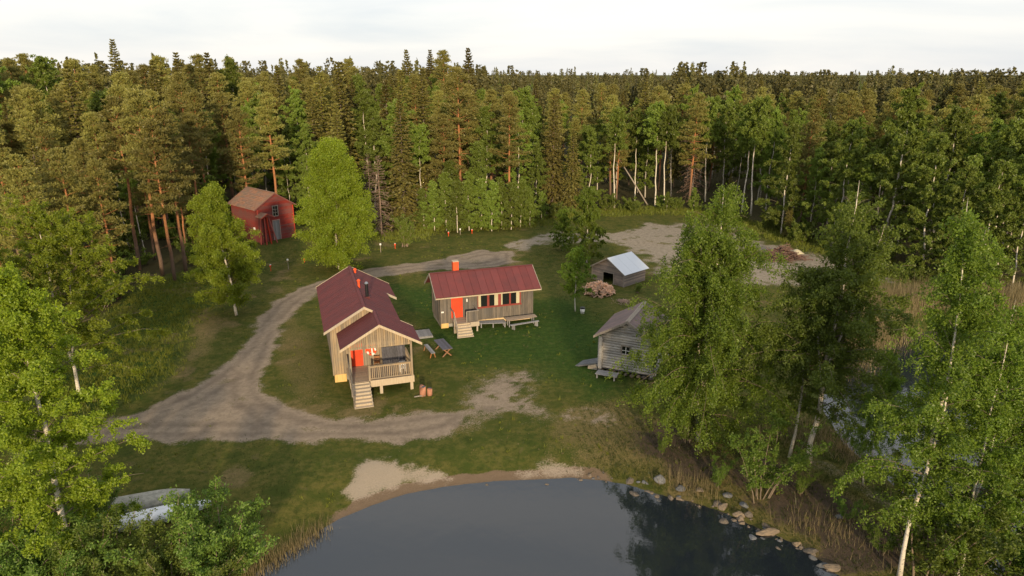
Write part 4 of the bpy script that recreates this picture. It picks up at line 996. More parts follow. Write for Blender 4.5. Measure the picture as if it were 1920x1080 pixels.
for i in range(110):
    f = random.random() ** 0.85 * (len(seg) - 1.001); k = int(f); p = seg[k] * (1 - f + k) + seg[k + 1] * (f - k)
    off = random.gauss(0.15, 0.45); p = p + np.array([random.gauss(0, .15), off])
    s = random.choice((0.07, 0.1, 0.12, 0.16, 0.2, 0.28)) * random.uniform(.8, 1.2)
    if f < 2: s *= 0.6
    o = rock_at('shore_stone', p[0], p[1], max(gz(*p), WATER - 0.08) + s * random.uniform(-.15, .25), s * random.uniform(.9, 1.7), s, s * random.uniform(.6, 1.1), random.choice(('stone', 'stone', 'stone_grey')))
    tag(o, 'one of the small rounded stones lining the pond edge below the birches', 'stone', 'small stones lining the pond edge')
for (u, lb_) in (((2.08, 36.30), 'small stone in the water by the sandy beach'), ((-1.53, 36.24), 'flat small stone lying on the sandy beach')):
    tag(rock_at('shore_stone', u[0], u[1], max(gz(*u), WATER - 0.02) + 0.02, 0.16, 0.12, 0.1, 'stone'), lb_, 'stone')
bx_, by_ = (35.11, 87.32)
br = thing('brush_heap', 'brown heap of cut branches at the far clearing edge', 'brush heap', (bx_, by_, gz(bx_, by_)))
m = MB(); r_ = random.Random(5)
for i in range(420):
    x, y = r_.gauss(0, 1.3), r_.gauss(0, 0.9); z = 1.75 * math.exp(-(x / 1.7) ** 2 - (y / 1.1) ** 2) * r_.uniform(0.3, 1.0) + 0.05
    a = r_.uniform(0, 6.28); d = np.array([cos(a), sin(a), r_.gauss(0, 0.3)]) * r_.uniform(0.4, 0.9)
    p = np.array([x, y, z]); m.tube([p - d, p + np.array([0, 0, r_.uniform(0, .1)]), p + d], [0.05, 0.04, 0.015], 4, False)
tag(m.obj('branches', 'brush_wood', br), kind='stuff')
xa, ya = (37.46, 88.70); cs = thing('canvas_sheet', 'pale canvas sheet thrown over branches beside the brush heap', 'tarpaulin', (xa, ya, gz(xa, ya)), 0.3)
V = []; 
for i in range(9):
    for j in range(9):
        x, y = (i - 4) * 0.2, (j - 4) * 0.18; V.append((x, y, 0.75 * math.exp(-(x * x + y * y) * 1.3) + 0.1 * sin(3 * x + 2 * y) + 0.1))
m = MB(); m.add(V, [(i * 9 + j, (i + 1) * 9 + j, (i + 1) * 9 + j + 1, i * 9 + j + 1) for i in range(8) for j in range(8)])
so = m.obj('sheet', 'cream_paint', cs, True); so.modifiers.new('thickness', 'SOLIDIFY').thickness = 0.02

# ------------------------------------------------------------------ tree generators
def unit(v): return v / (np.linalg.norm(v, axis=-1, keepdims=True) + 1e-9)
def leaf_quads(P, r, size, aspect=0.62, flat=0.0, jitter=0.35, adir=None):
    n = len(P); a = unit(r.normal(size=(n, 3)) + (0 if adir is None else adir * 1.6)); b = r.normal(size=(n, 3)); b[:, 2] *= (1 - flat)
    b = unit(np.cross(a, unit(b))); s = size * r.uniform(1 - jitter, 1 + jitter, (n, 1))
    a, b = a * s, b * s * aspect
    fold = np.cross(a, b) / (s + 1e-9) * 0.25
    V = np.stack([P - a * .5, P + b * .5 + fold, P + a * .5, P - b * .5 + fold], 1).reshape(-1, 3)
    return V, np.arange(4 * n).reshape(n, 4)

def curve(p0, d, L, r, n=6, droop=0.0, lift=0.0, wob=0.06):
    pts = [np.array(p0, float)]; d = np.array(d, float) / np.linalg.norm(d)
    for i in range(n - 1):
        t = i / (n - 1)
        d = d + np.array([0, 0, lift * (1 - t) - droop * t]) / (n - 1) * 2 + r.normal(size=3) * wob
        d /= np.linalg.norm(d); pts.append(pts[-1] + d * L / (n - 1))
    return np.array(pts)

def sample(pts, t):
    f = np.clip(t, 0, 0.9999) * (len(pts) - 1); k = f.astype(int); w = (f - k)[:, None]
    return pts[k] * (1 - w) + pts[k + 1] * w

def gen_broad(seed, h, width, cb=0.18, nbr=46, weep=0.5, nleaf=16000, size=0.16, stems=((0, 0, 1.0, 0.0),), top=0.6, r0=None, open_=0.0, ns=8, twigs=9, rag=0.25, bare=0.0, loose=1.0):
    """birch-like broadleaf: one or several stems, rising limbs with hanging twigs, loose leaves."""
    r = np.random.default_rng(seed); tr = MB(); lm = MB(); P = []
    r0 = r0 or h * 0.0095
    share = nleaf / len(stems) / nbr
    main = None
    for si, stm in enumerate(stems):
        lx, ly, hf = stm[:3]; fork = stm[3] if len(stm) > 3 else 0.0
        H = h * hf; n = 13; tt = np.linspace(0, 1, n)
        wob = np.cumsum(r.normal(size=(n, 2)) * 0.017 * H / 3, axis=0); wob -= wob[0]
        trunk = np.stack([lx * tt ** 0.8 * H + wob[:, 0], ly * tt ** 0.8 * H + wob[:, 1], tt * H - (0.25 * (tt == 0))], -1)
        f0 = 0.0
        if main is None or not fork: main = trunk if main is None else main
        else:
            o_ = sample(main, np.array([fork]))[0]; trunk = np.stack([o_[0] + (trunk[:, 0]) * (1 - fork), o_[1] + trunk[:, 1] * (1 - fork), o_[2] + (H - o_[2]) * tt], -1); f0 = fork
        rad = r0 * (1.0 if si == 0 else 0.62) * ((1 - tt) ** 0.8 * 0.97 + 0.03) * (1 - f0 * .6); rad[0] *= 1.35 if not f0 else 1.0
        tr.tube(trunk, rad, ns)
        for b in range(nbr):
            t = cb + (0.985 - cb) * ((b + r.uniform(0, 1)) / nbr) ** 0.9
            q = (t - cb) / (1 - cb)
            prof = (1 - q) ** top * (0.5 + 0.5 * min(1, q / 0.22))
            L = width * 0.5 * prof * r.uniform(1 - rag * 1.6, 1 + rag) + 0.035 * h * (1 - q * .6)
            az = b * 2.39996 + r.uniform(-.5, .5); el = 0.35 + 0.75 * q + r.uniform(-.2, .25)
            d = (cos(az) * cos(el), sin(az) * cos(el), sin(el))
            base = sample(trunk, np.array([max(0.02, (t * 0.97 - f0) / (1 - f0))]))[0]
            if f0 and t < f0: continue
            pts = curve(base, d, L * 1.15, r, 7, 0.5 + weep, 0.1, 0.07)
            rb = max(0.01, r0 * 0.24 * (1 - t) + 0.01)
            lm.tube(pts, np.linspace(rb, 0.006, 7), 4 if ns > 6 else 3, False)
            if bare and q > 1 - bare and r.random() < 0.6: continue
            nt = max(2, int(twigs * (0.4 + 0.8 * L / (width * 0.5 + .1))))
            nl = int(share * (0.35 + L / (width * 0.38)))
            ts = r.uniform(0.22 if L > 1 else 0.05, 1.0, nt); tb = sample(pts, ts)
            td = r.normal(size=(nt, 3)) * 0.75; td[:, 2] = td[:, 2] * 0.55 - weep * 1.4; td += np.array(d) * 0.35; td = unit(td)
            tl = r.uniform(0.25, 0.75, nt) * (0.6 + 0.5 * weep) * (0.5 + 0.06 * h)
            k = r.integers(0, nt, nl); u = r.uniform(0, 1, (nl, 1)) ** 0.8
            sag = np.zeros((nl, 3)); sag[:, 2] = -(u[:, 0] ** 2) * weep * 0.35 * tl[k]
            P.append(tb[k] + td[k] * tl[k][:, None] * u + sag + r.normal(size=(nl, 3)) * (0.035 + 0.0035 * h) * loose)
    P = np.vstack(P); P = P[P[:, 2] > 0.25]
    V, Q = leaf_quads(P, r, size, 0.66, jitter=.5)
    return tr.mesh('trunk', True), fast_mesh('crown', V, [Q]), lm.mesh('branches', True)

def needle_tufts(P, D, r, n, L, w):
    """n narrow blades fanned about each direction D from each point P."""
    m = len(P); d = unit(np.repeat(D, n, 0) + r.normal(size=(m * n, 3)) * 0.62); p = np.repeat(P, n, 0)
    l = L * r.uniform(.65, 1.25, (m * n, 1)); s = unit(np.cross(d, r.normal(size=(m * n, 3)))) * w * .5
    a = p + d * l * 0.15
    V = np.stack([a - s * .6, a + s * .6, p + d * l + s, p + d * l * 1.02 - s], 1).reshape(-1, 3)
    return V, np.arange(4 * m * n).reshape(-1, 4)

def gen_pine(seed, h, cb=0.42, width=5.2, nbr=52, tuft=34, blades=6, ns=8, size=0.30, w=0.075):
    r = np.random.default_rng(seed); tr = MB(); tt = np.linspace(0, 1, 12)
    wob = np.cumsum(r.normal(size=(12, 2)) * 0.004 * h, axis=0); wob -= wob[0]
    trunk = np.stack([wob[:, 0], wob[:, 1], tt * h - 0.25 * (tt == 0)], -1)
    tr.tube(trunk, h * 0.0115 * ((1 - tt) ** 0.7 * .95 + .05), ns)
    PP, DD = [], []
    for b in range(nbr):
        q = (b + r.uniform()) / nbr; t = cb + (0.985 - cb) * q ** 0.85
        L = width * .5 * ((1 - q) ** 0.62) * (0.45 + 0.55 * min(1, q / .25 + .25)) * r.uniform(.55, 1.25) + .25
        az = b * 2.39996 + r.uniform(-.6, .6); el = -0.15 + 0.95 * q ** 1.2 + r.uniform(-.15, .25)
        d = np.array([cos(az) * cos(el), sin(az) * cos(el), sin(el)])
        pts = curve(sample(trunk, np.array([t]))[0], d, L, r, 6, -0.35, 0.0, 0.09)
        tr.tube(pts, np.linspace(0.045 * (1 - .6 * q) + .01, .012, 6), 4 if ns > 5 else 3, False)
        npad = max(2, int(2 + L * 1.7)); ts = 0.42 + 0.58 * (np.arange(npad) + r.uniform(0, 1, npad)) / npad
        pc = sample(pts, ts) + r.normal(size=(npad, 3)) * np.array([.34, .34, .06]) * (.3 + L * .28)
        k = np.repeat(np.arange(npad), tuft); off = r.normal(size=(len(k), 3)) * np.array([.30, .30, .085]) * (.65 + .2 * min(L, 2.5))
        PP.append(pc[k] + off + np.array([0, 0, .1])); DD.append(unit(off * 1.5 + d * .4 + np.array([0, 0, .7])))
    for b in range(9):                                  # dead snags on the bare bole
        t = r.uniform(.18, cb + .05); az = r.uniform(0, 6.28); d = (cos(az), sin(az), r.uniform(-.3, .2))
        tr.tube(curve(sample(trunk, np.array([t]))[0], d, r.uniform(.5, 1.6), r, 4, .2, 0, .12), np.linspace(.03, .008, 4), 3, False)
    P, D = np.vstack(PP), np.vstack(DD); V, Q = needle_tufts(P, D, r, blades, size, w)
    return tr.mesh('trunk', True), fast_mesh('crown', V, [Q])

def gen_spruce(seed, h, cb=0.12, width=4.6, levels=34, per=7, tw=15, ns=8, sparse=0.0, wq=0.21):
    r = np.random.default_rng(seed); tr = MB(); tt = np.linspace(0, 1, 10)
    trunk = np.stack([r.normal(size=10) * .02, r.normal(size=10) * .02, tt * h - .25 * (tt == 0)], -1)
    tr.tube(trunk, h * 0.0105 * ((1 - tt) ** .85 * .97 + .03), ns)
    VV, QQ, off = [], [], 0
    PP, DD, LL = [], [], []
    for i in range(levels):
        q = (i + .5) / levels; t = cb + (0.995 - cb) * q ** 0.95
        for j in range(per):
            if r.random() < sparse * (1 - q * .5): continue
            L = (width * .5 * (1 - q) ** 0.85 * r.uniform(.6, 1.2) + .16)
            az = j * 2 * pi / per + i * 1.1 + r.uniform(-.4, .4); el = -0.18 + 0.75 * q ** 2 + r.uniform(-.12, .12)
            d = np.array([cos(az) * cos(el), sin(az) * cos(el), sin(el)])
            pts = curve(sample(trunk, np.array([t]))[0], d, L, r, 5, .15, -.25 * (1 - q), .05)
            if L > .5: tr.tube(pts, np.linspace(.03, .008, 5), 3, False)
            n = max(3, int(tw * (.3 + L / (width * .5)))); ts = r.uniform(.15, 1, n); p = sample(pts, ts)
            side = unit(np.cross(d, (0, 0, 1))) * r.choice((-1, 1), n)[:, None]
            dd = unit(side * .9 + d * .75 + np.array([0, 0, -.45]) + r.normal(size=(n, 3)) * .3)
            PP.append(p); DD.append(dd); LL.append((.18 + .42 * (1 - ts * .6) * min(1, L / 1.6))[:, None] * r.uniform(.7, 1.3, (n, 1)))
            PP.append(pts[-1:] - d * .1); DD.append(d[None] + np.array([[0, 0, .1]])); LL.append(np.array([[.38]]))
    P, D, Ln = np.vstack(PP), unit(np.vstack(DD)), np.vstack(LL)
    s = unit(np.cross(D, r.normal(size=D.shape) * .6 + np.array([0, 0, 1]))) * wq * .5
    V = np.stack([P - s * .8, P + s * .8, P + D * Ln * .6 + s, P + D * Ln, P + D * Ln * .6 - s], 1)
    V = V[:, [0, 1, 2, 3]].copy() if False else V
    k = np.arange(len(P))[:, None] * 5
    return tr.mesh('trunk', True), fast_mesh('crown', V.reshape(-1, 3), [k + np.array([[0, 1, 2, 4]]), k + np.array([[4, 2, 3]])])

def gen_bush(seed, h, width, stems=14, nleaf=6000, size=0.16, spread=1.0, weep=0.1):
    r = np.random.default_rng(seed); tr = MB(); P = []
    for i in range(stems):
        az = i * 2.4 + r.uniform(-.4, .4); rr = width * .18 * math.sqrt(r.random()); out = r.uniform(.05, .55) * spread
        L = h * r.uniform(.7, 1.08)
        pts = curve((rr * cos(az), rr * sin(az), -.1), (cos(az) * out * width / h, sin(az) * out * width / h, 1), L, r, 7, .12, 0, .09)
        tr.tube(pts, np.linspace(.012 + .006 * h, .006, 7), 4, False)
        n = nleaf // stems; nt = 26; tb = sample(pts, r.uniform(.18, 1, nt)); td = r.normal(size=(nt, 3)); td[:, 2] = td[:, 2] * .4 + .25 - weep; td = unit(td); tl = r.uniform(.2, .75, nt) * (.35 + .09 * h)
        k = r.integers(0, nt, n); P.append(tb[k] + td[k] * tl[k][:, None] * r.uniform(0, 1, (n, 1)) + r.normal(size=(n, 3)) * .07)
    P = np.vstack(P); P = P[P[:, 2] > .05]; V, Q = leaf_quads(P, r, size, .55)
    return tr.mesh('stem', True), fast_mesh('crown', V, [Q])

class Kind:
    """one tree or bush shape; place() copies it with its parts."""
    def __init__(s, name, meshes, bark, leafm, h, part='trunk'):
        s.name, s.h, s.part = name, h, part; s.tm, s.cm = meshes[:2]; s.parts = [(part, s.tm), ('crown', s.cm)]
        if len(meshes) > 2: meshes[2].materials.append(M['limb_bark']); s.parts.append(('branches', meshes[2]))
        s.tm.materials.append(M[bark]); s.cm.materials.append(M[leafm])
    def place(s, x, y, h, label, cat, group=None, rz=None, z=None, wide=1.0, lean=(0, 0)):
        k = h / s.h
        o = thing(s.name, label, cat, (x, y, gz(x, y) if z is None else z), random.uniform(0, 6.28) if rz is None else rz, group)
        o.scale = (k * wide, k * wide, k); o.rotation_euler.x, o.rotation_euler.y = lean
        for nm, me in s.parts:
            c = bpy.data.objects.new(nm, me); COL.objects.link(c); c.parent = o
        return o

# ------------------------------------------------------------------ the trees that stand singly
x, y, h = (-21.40, 28.30, 15.4)
Kind('birch_tree', gen_broad(11, h, 7.4, 0.12, 84, 0.36, 92000, 0.11, top=0.66, rag=.40, loose=1.1, twigs=11, r0=.17), 'birch_bark', 'leaf_bright', h).place(x, y, h, 'tall bright yellow green birch in the lower left foreground', 'birch tree', rz=0.6, lean=(0.0, -0.035))
x, y, h = (-32.08, 46.77, 14.1)
kb = Kind('birch_tree', gen_broad(12, h, 10.5, 0.14, 56, 0.45, 66000, 0.13, stems=((-.05, .02, 1), (.14, -.03, .93, .2)), top=0.42, rag=.36, loose=1.1), 'birch_bark', 'leaf_bright', h)
kb.place(x, y, h, 'spreading green birch behind the tall yellow green foreground birch', 'birch tree', rz=0.2)
x, y, h = (-33.10, 38.84, 13.7); kb.place(x, y, h, 'birch cut by the left edge of the picture', 'birch tree', rz=2.2)
x, y, h = (-27.48, 65.22, 13.0)
Kind('birch_tree', gen_broad(13, h, 7.4, 0.09, 100, 0.3, 84000, 0.14, top=0.6, rag=.2, loose=2.0), 'birch_bark', 'leaf_bright', h).place(x, y, h, 'round crowned birch by the track with white trunk foot, below the barn', 'birch tree', rz=0, lean=(0.0, -0.13))
x, y, h = (-21.25, 82.41, 14.9)
Kind('birch_tree', gen_broad(14, h, 8.8, 0.02, 190, 0.25, 140000, 0.15, top=0.36, loose=2.6, rag=.06, twigs=12), 'birch_bark', 'leaf_bright', h).place(x, y, h, 'big dense bright birch standing behind the porch cabin', 'birch tree')
x, y, h = (9.50, 85.19, 9.5)
ky = Kind('birch_tree', gen_broad(15, h, 6.4, 0.05, 64, 0.75, 32000, 0.16, top=0.5, rag=.3), 'birch_bark', 'leaf_birch', h)
ky.place(x, y, h, 'hanging young birch left of the white roofed shed', 'birch tree')
x, y, h = (6.42, 66.35, 6.7)
Kind('birch_tree', gen_broad(16, h, 3.6, 0.24, 44, 0.5, 13000, 0.13, top=0.55, rag=.3), 'birch_bark', 'leaf_birch', h).place(x, y, h, 'slim young birch with white stem beside the white bucket', 'birch tree')
x, y, h = (6.87, 91.29, 5.7); ky.place(x, y, h, 'small birch at the end of the gravel strip', 'birch tree', rz=3)
# right hand shore
x, y, h = (12.23, 40.44, 16.6)
Kind('birch_tree', gen_broad(21, h, 8.8, 0.09, 54, 1.25, 150000, 0.115, loose=1.3, stems=((.02, -.02, 1), (-.10, .02, 0.86), (-.05, .05, .84), (.07, 0, .82, .15)), top=0.42, rag=.45, twigs=9, r0=.15), 'birch_bark', 'leaf_birch', h).place(x, y, h, 'large weeping birch with several stems beside the log cabin', 'birch tree', rz=0)
x, y, h = (18.40, 37.83, 17.5)
Kind('birch_tree', gen_broad(22, h, 9.4, 0.20, 56, 0.55, 105000, 0.12, stems=((0.0, 0, 1), (.2, .0, .86, .35), (-.13, .04, .72, .3)), top=0.85, rag=.42, twigs=10, bare=.12, r0=.165, loose=1.3), 'birch_bark', 'leaf_deep', h).place(x, y, h, 'dark leaved birch with thick pale leaning trunk on the spit', 'birch tree', rz=0)
kt = Kind('birch_tree', gen_broad(23, 14.0, 3.4, 0.3, 44, 0.55, 12000, 0.13, top=0.4, rag=.4), 'birch_bark', 'leaf_birch', 14.0)
x, y, h = (17.39, 38.39, 10.4); kt.place(x, y, h, 'thin birch stem just left of the thick pale leaning trunk', 'birch tree')
x, y, h = (18.69, 27.81, 18.4)
kr = Kind('birch_tree', gen_broad(24, h, 5.0, 0.16, 56, 0.6, 50000, 0.11, loose=1.0, r0=.105, stems=((0, 0, 1), (.09, .02, .93, .3)), top=0.55, rag=.5, twigs=10), 'birch_bark', 'leaf_birch', h)
kr.place(x, y, h, 'tall yellow green birch with forked top near the right side', 'birch tree', rz=0.4)
ks = Kind('birch_tree', gen_broad(25, 15.0, 5.2, 0.10, 48, 0.7, 34000, 0.11, loose=1.0, r0=.085, stems=((0, 0, 1), (.14, -.02, .85, .3)), top=0.35, rag=.4), 'birch_bark', 'leaf_birch', 15.0)
x, y, h = (21.08, 27.44, 14.0); ks.place(x, y, h, 'birch standing between the forked birch and the pale curved stems', 'birch tree', rz=1)
x, y, h = (25.48, 30.33, 13.5); ks.place(x, y, h, 'birch with long pale curved stems at the right edge', 'birch tree', rz=2.6, lean=(0, -0.05))
x, y, h = (24.77, 27.44, 13.1); ks.place(x, y, h, 'birch cut by the right edge of the picture', 'birch tree', rz=4)
x, y, h = (20.69, 35.54, 8.9); ks.place(x, y, h, 'low birch hanging over the creek beyond the spit', 'birch tree', rz=5, wide=1.0)
x, y, h = (30.06, 38.84, 9.3); ks.place(x, y, h, 'birch beyond the spit, near the right edge', 'birch tree', rz=3.3, wide=1.2)
x, y, h = (14.16, 34.30, 5.2)
kq = Kind('sapling', gen_bush(31, h, 3.4, 9, 9500, .12), 'limb_bark', 'leaf_deep', h, 'stem')
kq.place(x, y, h, 'bushy sapling above the stone edging', 'sapling')
x, y, h = (11.47, 40.16, 2.3); kq.place(x, y, h, 'dark sapling at the foot of the weeping birch', 'sapling')
for (a, lb_) in (((12.07, 35.54, 1.9), 'small leafy bush at the top of the stone edging'), ((16.50, 34.46, 1.6), 'small leafy bush on the spit below the thick pale trunk'), ((18.10, 31.98, 1.5), 'small leafy bush between reeds and footpath'), ((18.64, 29.37, 1.9), 'small leafy bush near the foot of the forked birch'), ((9.46, 38.84, 1.4), 'small leafy bush left of the weeping birch foot')):
    kq.place(a[0], a[1], a[2], lb_, 'bush', wide=1.25)
x, y, h = (19.83, 27.26, 5.5); kq.place(x, y, h, 'sapling in the lower right corner, left of the pale stems', 'sapling', wide=1.4)
x, y, h = (22.37, 27.08, 5.6); kq.place(x, y, h, 'sapling in the lower right corner, below the pale stems', 'sapling', wide=1.4)
x, y, h = (24.65, 28.38, 5.4); kq.place(x, y, h, 'sapling touching the lower right edge', 'sapling', wide=1.3)
# shrubs lower left
kw = [Kind('willow_shrub', gen_bush(41 + i, 3.0, 4.2, 28, 16000, .105), 'dead_wood', 'leaf_shrub', 3.0, 'stem') for i in range(2)]
for i, (a, lb_) in enumerate((((-14.56, 28.00, 4.3), 'dense willow shrub right of the white boat'), ((-17.02, 27.44, 2.5), 'willow shrub in front of the white boat'), ((-18.75, 26.90, 3.4), 'willow shrub at the foot of the yellow green birch'),
        ((-21.28, 26.55, 3.5), 'willow shrub left of the yellow green birch trunk'), ((-23.75, 26.90, 4.1), 'willow shrub in the lower left corner'), ((-14.91, 25.87, 3.4), 'low willow shrub at the bottom edge'), ((-22.04, 30.85, 3.0), 'willow shrub behind the yellow green birch'), ((-26.33, 32.69, 3.3), 'willow shrub at the left edge behind the foreground birch'))):
    kw[i % 2].place(a[0], a[1], a[2], lb_, 'shrub')
x, y = (-13.26, 28.55); ps = thing('pole', 'short pale leaning pole at the edge of the willow shrubs', 'pole', (x, y, -0.4)); MB().tube([(0.1, 0, -.3), (0, .1, .6), (-.35, .2, 1.7)], [.07, .06, .05], 8).obj('stem', 'trim_grey', ps, True)
x, y, h = (-14.82, 93.71, 4.5); kg = Kind('shrub', gen_bush(51, h, 2.8, 12, 4500, .2), 'dead_wood', 'leaf_wood', h, 'stem'); kg.place(x, y, h, 'small round green shrub right of the big bright birch', 'shrub')
for (u, v_, t_, lb_) in ((628, 0, 0, ''),): pass
x, y, h = (13.77, 72.61, 1.2); kg.place(x, y, h, 'low dark bush at the wall of the white roofed shed', 'shrub', wide=1.3)

# ------------------------------------------------------------------ forest kinds
birches = [Kind('birch_tree', gen_broad(60 + i, 17.0, w, cb, 50, 0.40, nl, 0.24, top=tp, rag=.38, ns=6, twigs=8, r0=.13), 'birch_bark', 'leaf_wood', 17.0) for i, (w, cb, tp, nl) in enumerate(((6.0, .40, .45, 14000), (6.8, .16, .5, 20000), (4.4, .60, .45, 9000), (7.4, .07, .5, 22000), (6.6, .10, .38, 20000)))]
pines = [Kind('pine_tree', gen_pine(70 + i, 19.0, cb, w, nb, tf), 'pine_bark', 'needle_pine', 19.0) for i, (cb, w, nb, tf) in enumerate(((.34, 6.0, 52, 11), (.42, 5.4, 46, 11), (.26, 6.6, 56, 11), (.54, 5.0, 40, 12), (.18, 7.2, 62, 11)))]
spruces = [Kind('spruce_tree', gen_spruce(80 + i, 19.0, cb, w, lv, 8, 20, 8, sp), 'spruce_bark', 'needle_spruce', 19.0) for i, (cb, w, lv, sp) in enumerate(((.06, 5.6, 42, .05), (.14, 5.0, 40, .2), (.05, 6.2, 42, .0), (.24, 4.6, 38, .3)))]
young = [Kind('young_birch', gen_broad(90 + i, 8.0, 3.7, .04, 46, .35, 13000, .23, top=.5, rag=.3, ns=6, twigs=7), 'birch_bark', 'leaf_wood', 8.0) for i in range(3)]
under = [Kind('undergrowth_bush', gen_bush(95 + i, 3.0, 3.6, 12, 2600, .28), 'dead_wood', 'leaf_wood', 3.0, 'stem') for i in range(2)]
PLACED = []
def put(kind, a, label, cat, group=None, **kw):
    PLACED.append((a[0], a[1])); return kind.place(a[0], a[1], a[2], label, cat, group, **kw)
# named single trees of the forest edge
for (k, a, lb_) in (
    (pines[3], (-41.62, 79.34, 21.0), 'tall orange trunked pine, leftmost of the three at the meadow edge'), (pines[1], (-39.12, 77.12, 18.1), 'orange trunked pine in the middle of three at the meadow edge'), (pines[1], (-39.44, 80.73, 19.1), 'orange trunked pine nearest the round crowned birch'),
    (pines[3], (-45.67, 81.93, 20.2), 'pine behind the leftmost of the three orange trunks'), (pines[0], (-41.84, 70.35, 14.7), 'low broad pine left of the three orange trunks'), (pines[4], (-44.99, 63.65, 15.8), 'broad pine with bare lower limbs above the left birches'),
    (pines[4], (-43.71, 67.70, 16.0), 'dense pine standing right of the broad bare limbed pine'), (pines[2], (-49.97, 65.22, 15.3), 'pine at the left edge above the birches'),
    (pines[1], (-56.51, 138.53, 21.7), 'tall pine with orange bole left above the barn roof'), (pines[3], (-49.62, 134.75, 20.3), 'tall pine with orange bole right above the barn roof'),
    (pines[0], (-53.56, 117.48, 22.8), 'pine behind the round crowned birch'), (pines[2], (-8.76, 118.44, 23.6), 'tall pine with orange bole above the young birch grove'),
    (spruces[2], (-29.08, 121.39, 24.6), 'large golden spruce behind the big bright birch'), (spruces[0], (-33.21, 125.02, 23.8), 'golden spruce just left of the large golden spruce'), (spruces[2], (-16.72, 106.67, 20.1), 'broad dark spruce left of the young birch grove'), (spruces[0], (-20.60, 117.48, 21.9), 'spruce behind the broad dark spruce'),
    (spruces[1], (2.43, 125.02, 12.8), 'slim spruce with bare lower trunk right of the grove'), (spruces[0], (7.18, 121.39, 19.5), 'tall spruce with straight grey trunk right of the grove'), (spruces[2], (10.41, 119.41, 14.2), 'spruce at the right foot of the tall grey trunked spruce'), (spruces[1], (-15.23, 122.41, 23.6), 'tall spruce behind the left end of the grove'),
    (spruces[2], (38.24, 121.39, 6.3), 'low dark spruce at the back corner of the clearing'), (spruces[0], (40.26, 99.28, 5.9), 'dark young spruce behind the brush heap'),
    (birches[0], (2.50, 128.86, 20.5), 'tall fork topped birch right of the young grove'), (birches[1], (-4.48, 119.90, 17.6), 'birch rising behind the young grove'), (birches[2], (18.13, 121.39, 17.6), 'white stemmed birch with the leaning dead trunk against it'), (birches[2], (22.98, 128.86, 16.8), 'white stemmed birch right of the leaning dead trunk'),
    (birches[2], (25.71, 123.44, 18.4), 'tall bare stemmed birch, left of a close pair'), (birches[2], (27.34, 123.44, 17.9), 'tall bare stemmed birch, right of a close pair'), (birches[2], (36.17, 128.86, 19.1), 'slender white birch at the middle of the far edge'), (birches[0], (40.27, 132.33, 18.0), 'forking white birch right of the slender one'),
    (birches[2], (39.37, 117.48, 18.2), 'white birch at the dark corner, left of two'), (birches[2], (40.40, 115.62, 19.5), 'white birch at the dark corner, right of two'), (birches[1], (45.58, 127.74, 18.7), 'leafy birch behind the dark corner'), (birches[3], (40.13, 101.03, 16.3), 'leafy birch behind the brush heap'),
    (birches[1], (47.68, 86.24, 21.3), 'tall bright birch with curved white stem right of the brush heap'), (birches[3], (44.46, 93.71, 17.1), 'full leafy birch at the right side of the clearing'), (birches[3], (48.10, 78.44, 16.6), 'full leafy birch behind the forked yellow birch'), (birches[0], (56.76, 91.29, 19.2), 'birch with patch of white stem in the right wood'),
    (birches[3], (51.05, 73.20, 14.3), 'bright rounded birch behind the straw coloured reeds'), (birches[3], (54.25, 71.84, 12.8), 'bright birch behind the reeds at the right edge'), (birches[1], (49.61, 75.22, 13.5), 'birch behind the reeds left of the bright rounded one'), (birches[1], (65.80, 91.29, 18.6), 'tall birch of the right wood near the edge'),
    (birches[1], (-38.00, 117.48, 12.4), 'green birch behind the right end of the barn'), (birches[3], (-32.91, 110.76, 10.7), 'green birch between barn and big bright birch'), (birches[1], (-58.46, 150.43, 23.9), 'bright birch in the pines above the barn'), (birches[1], (-96.11, 133.53, 25.3), 'bright leafy birch on the skyline at the left'), (birches[0], (-94.96, 146.74, 24.9), 'bright leafy birch on the skyline among the left pines')):
    put(k, a, lb_, {'p': 'pine tree', 's': 'spruce tree', 'b': 'birch tree'}[k.name[0]])
# young birch grove
gl = ['first', 'second', 'third', 'fourth', 'fifth', 'sixth', 'seventh', 'eighth', 'ninth', 'tenth', 'eleventh', 'twelfth']
gp_ = [(-13.65, 105.49, 6.3), (-11.84, 103.97, 7.5), (-9.96, 103.97, 8.9), (-8.21, 102.48, 7.9), (-6.53, 103.97, 8.7), (-4.77, 104.72, 8.0), (-3.09, 103.59, 7.7), (-1.65, 105.49, 7.7), (-0.16, 104.72, 7.4), (1.33, 106.27, 7.6), (2.79, 107.86, 6.1), (-9.79, 108.68, 10.1)]
for i, a in enumerate(gp_): put(young[i % 3], a, 'young birch of the grove behind the path lights, %s from the left' % gl[i] if i < 11 else 'tallest young birch at the back of the grove', 'birch tree', 'young birches of the grove')
for i, (a, lb_) in enumerate((((4.82, 112.05, 4.7), 'young birch just right of the grove'), ((26.96, 119.41, 3.4), 'young birch under the close pair of bare stems'), ((31.86, 120.39, 4.1), 'low young birch at the back of the clearing'), ((43.39, 91.29, 6.6), 'young birch at the right edge of the clearing'), ((44.59, 86.24, 7.1), 'young birch under the tall bright birch'), ((-41.58, 110.76, 6.9), 'young birch behind the barn roof'), ((-29.59, 104.72, 8.2), 'young birch left of the big bright birch'), ((-45.09, 132.33, 8.3), 'young birch above the barn ridge'), ((-43.71, 101.03, 8.7), 'young birch left of the barn wall'))):
    put(young[i % 3], a, lb_, 'birch tree')
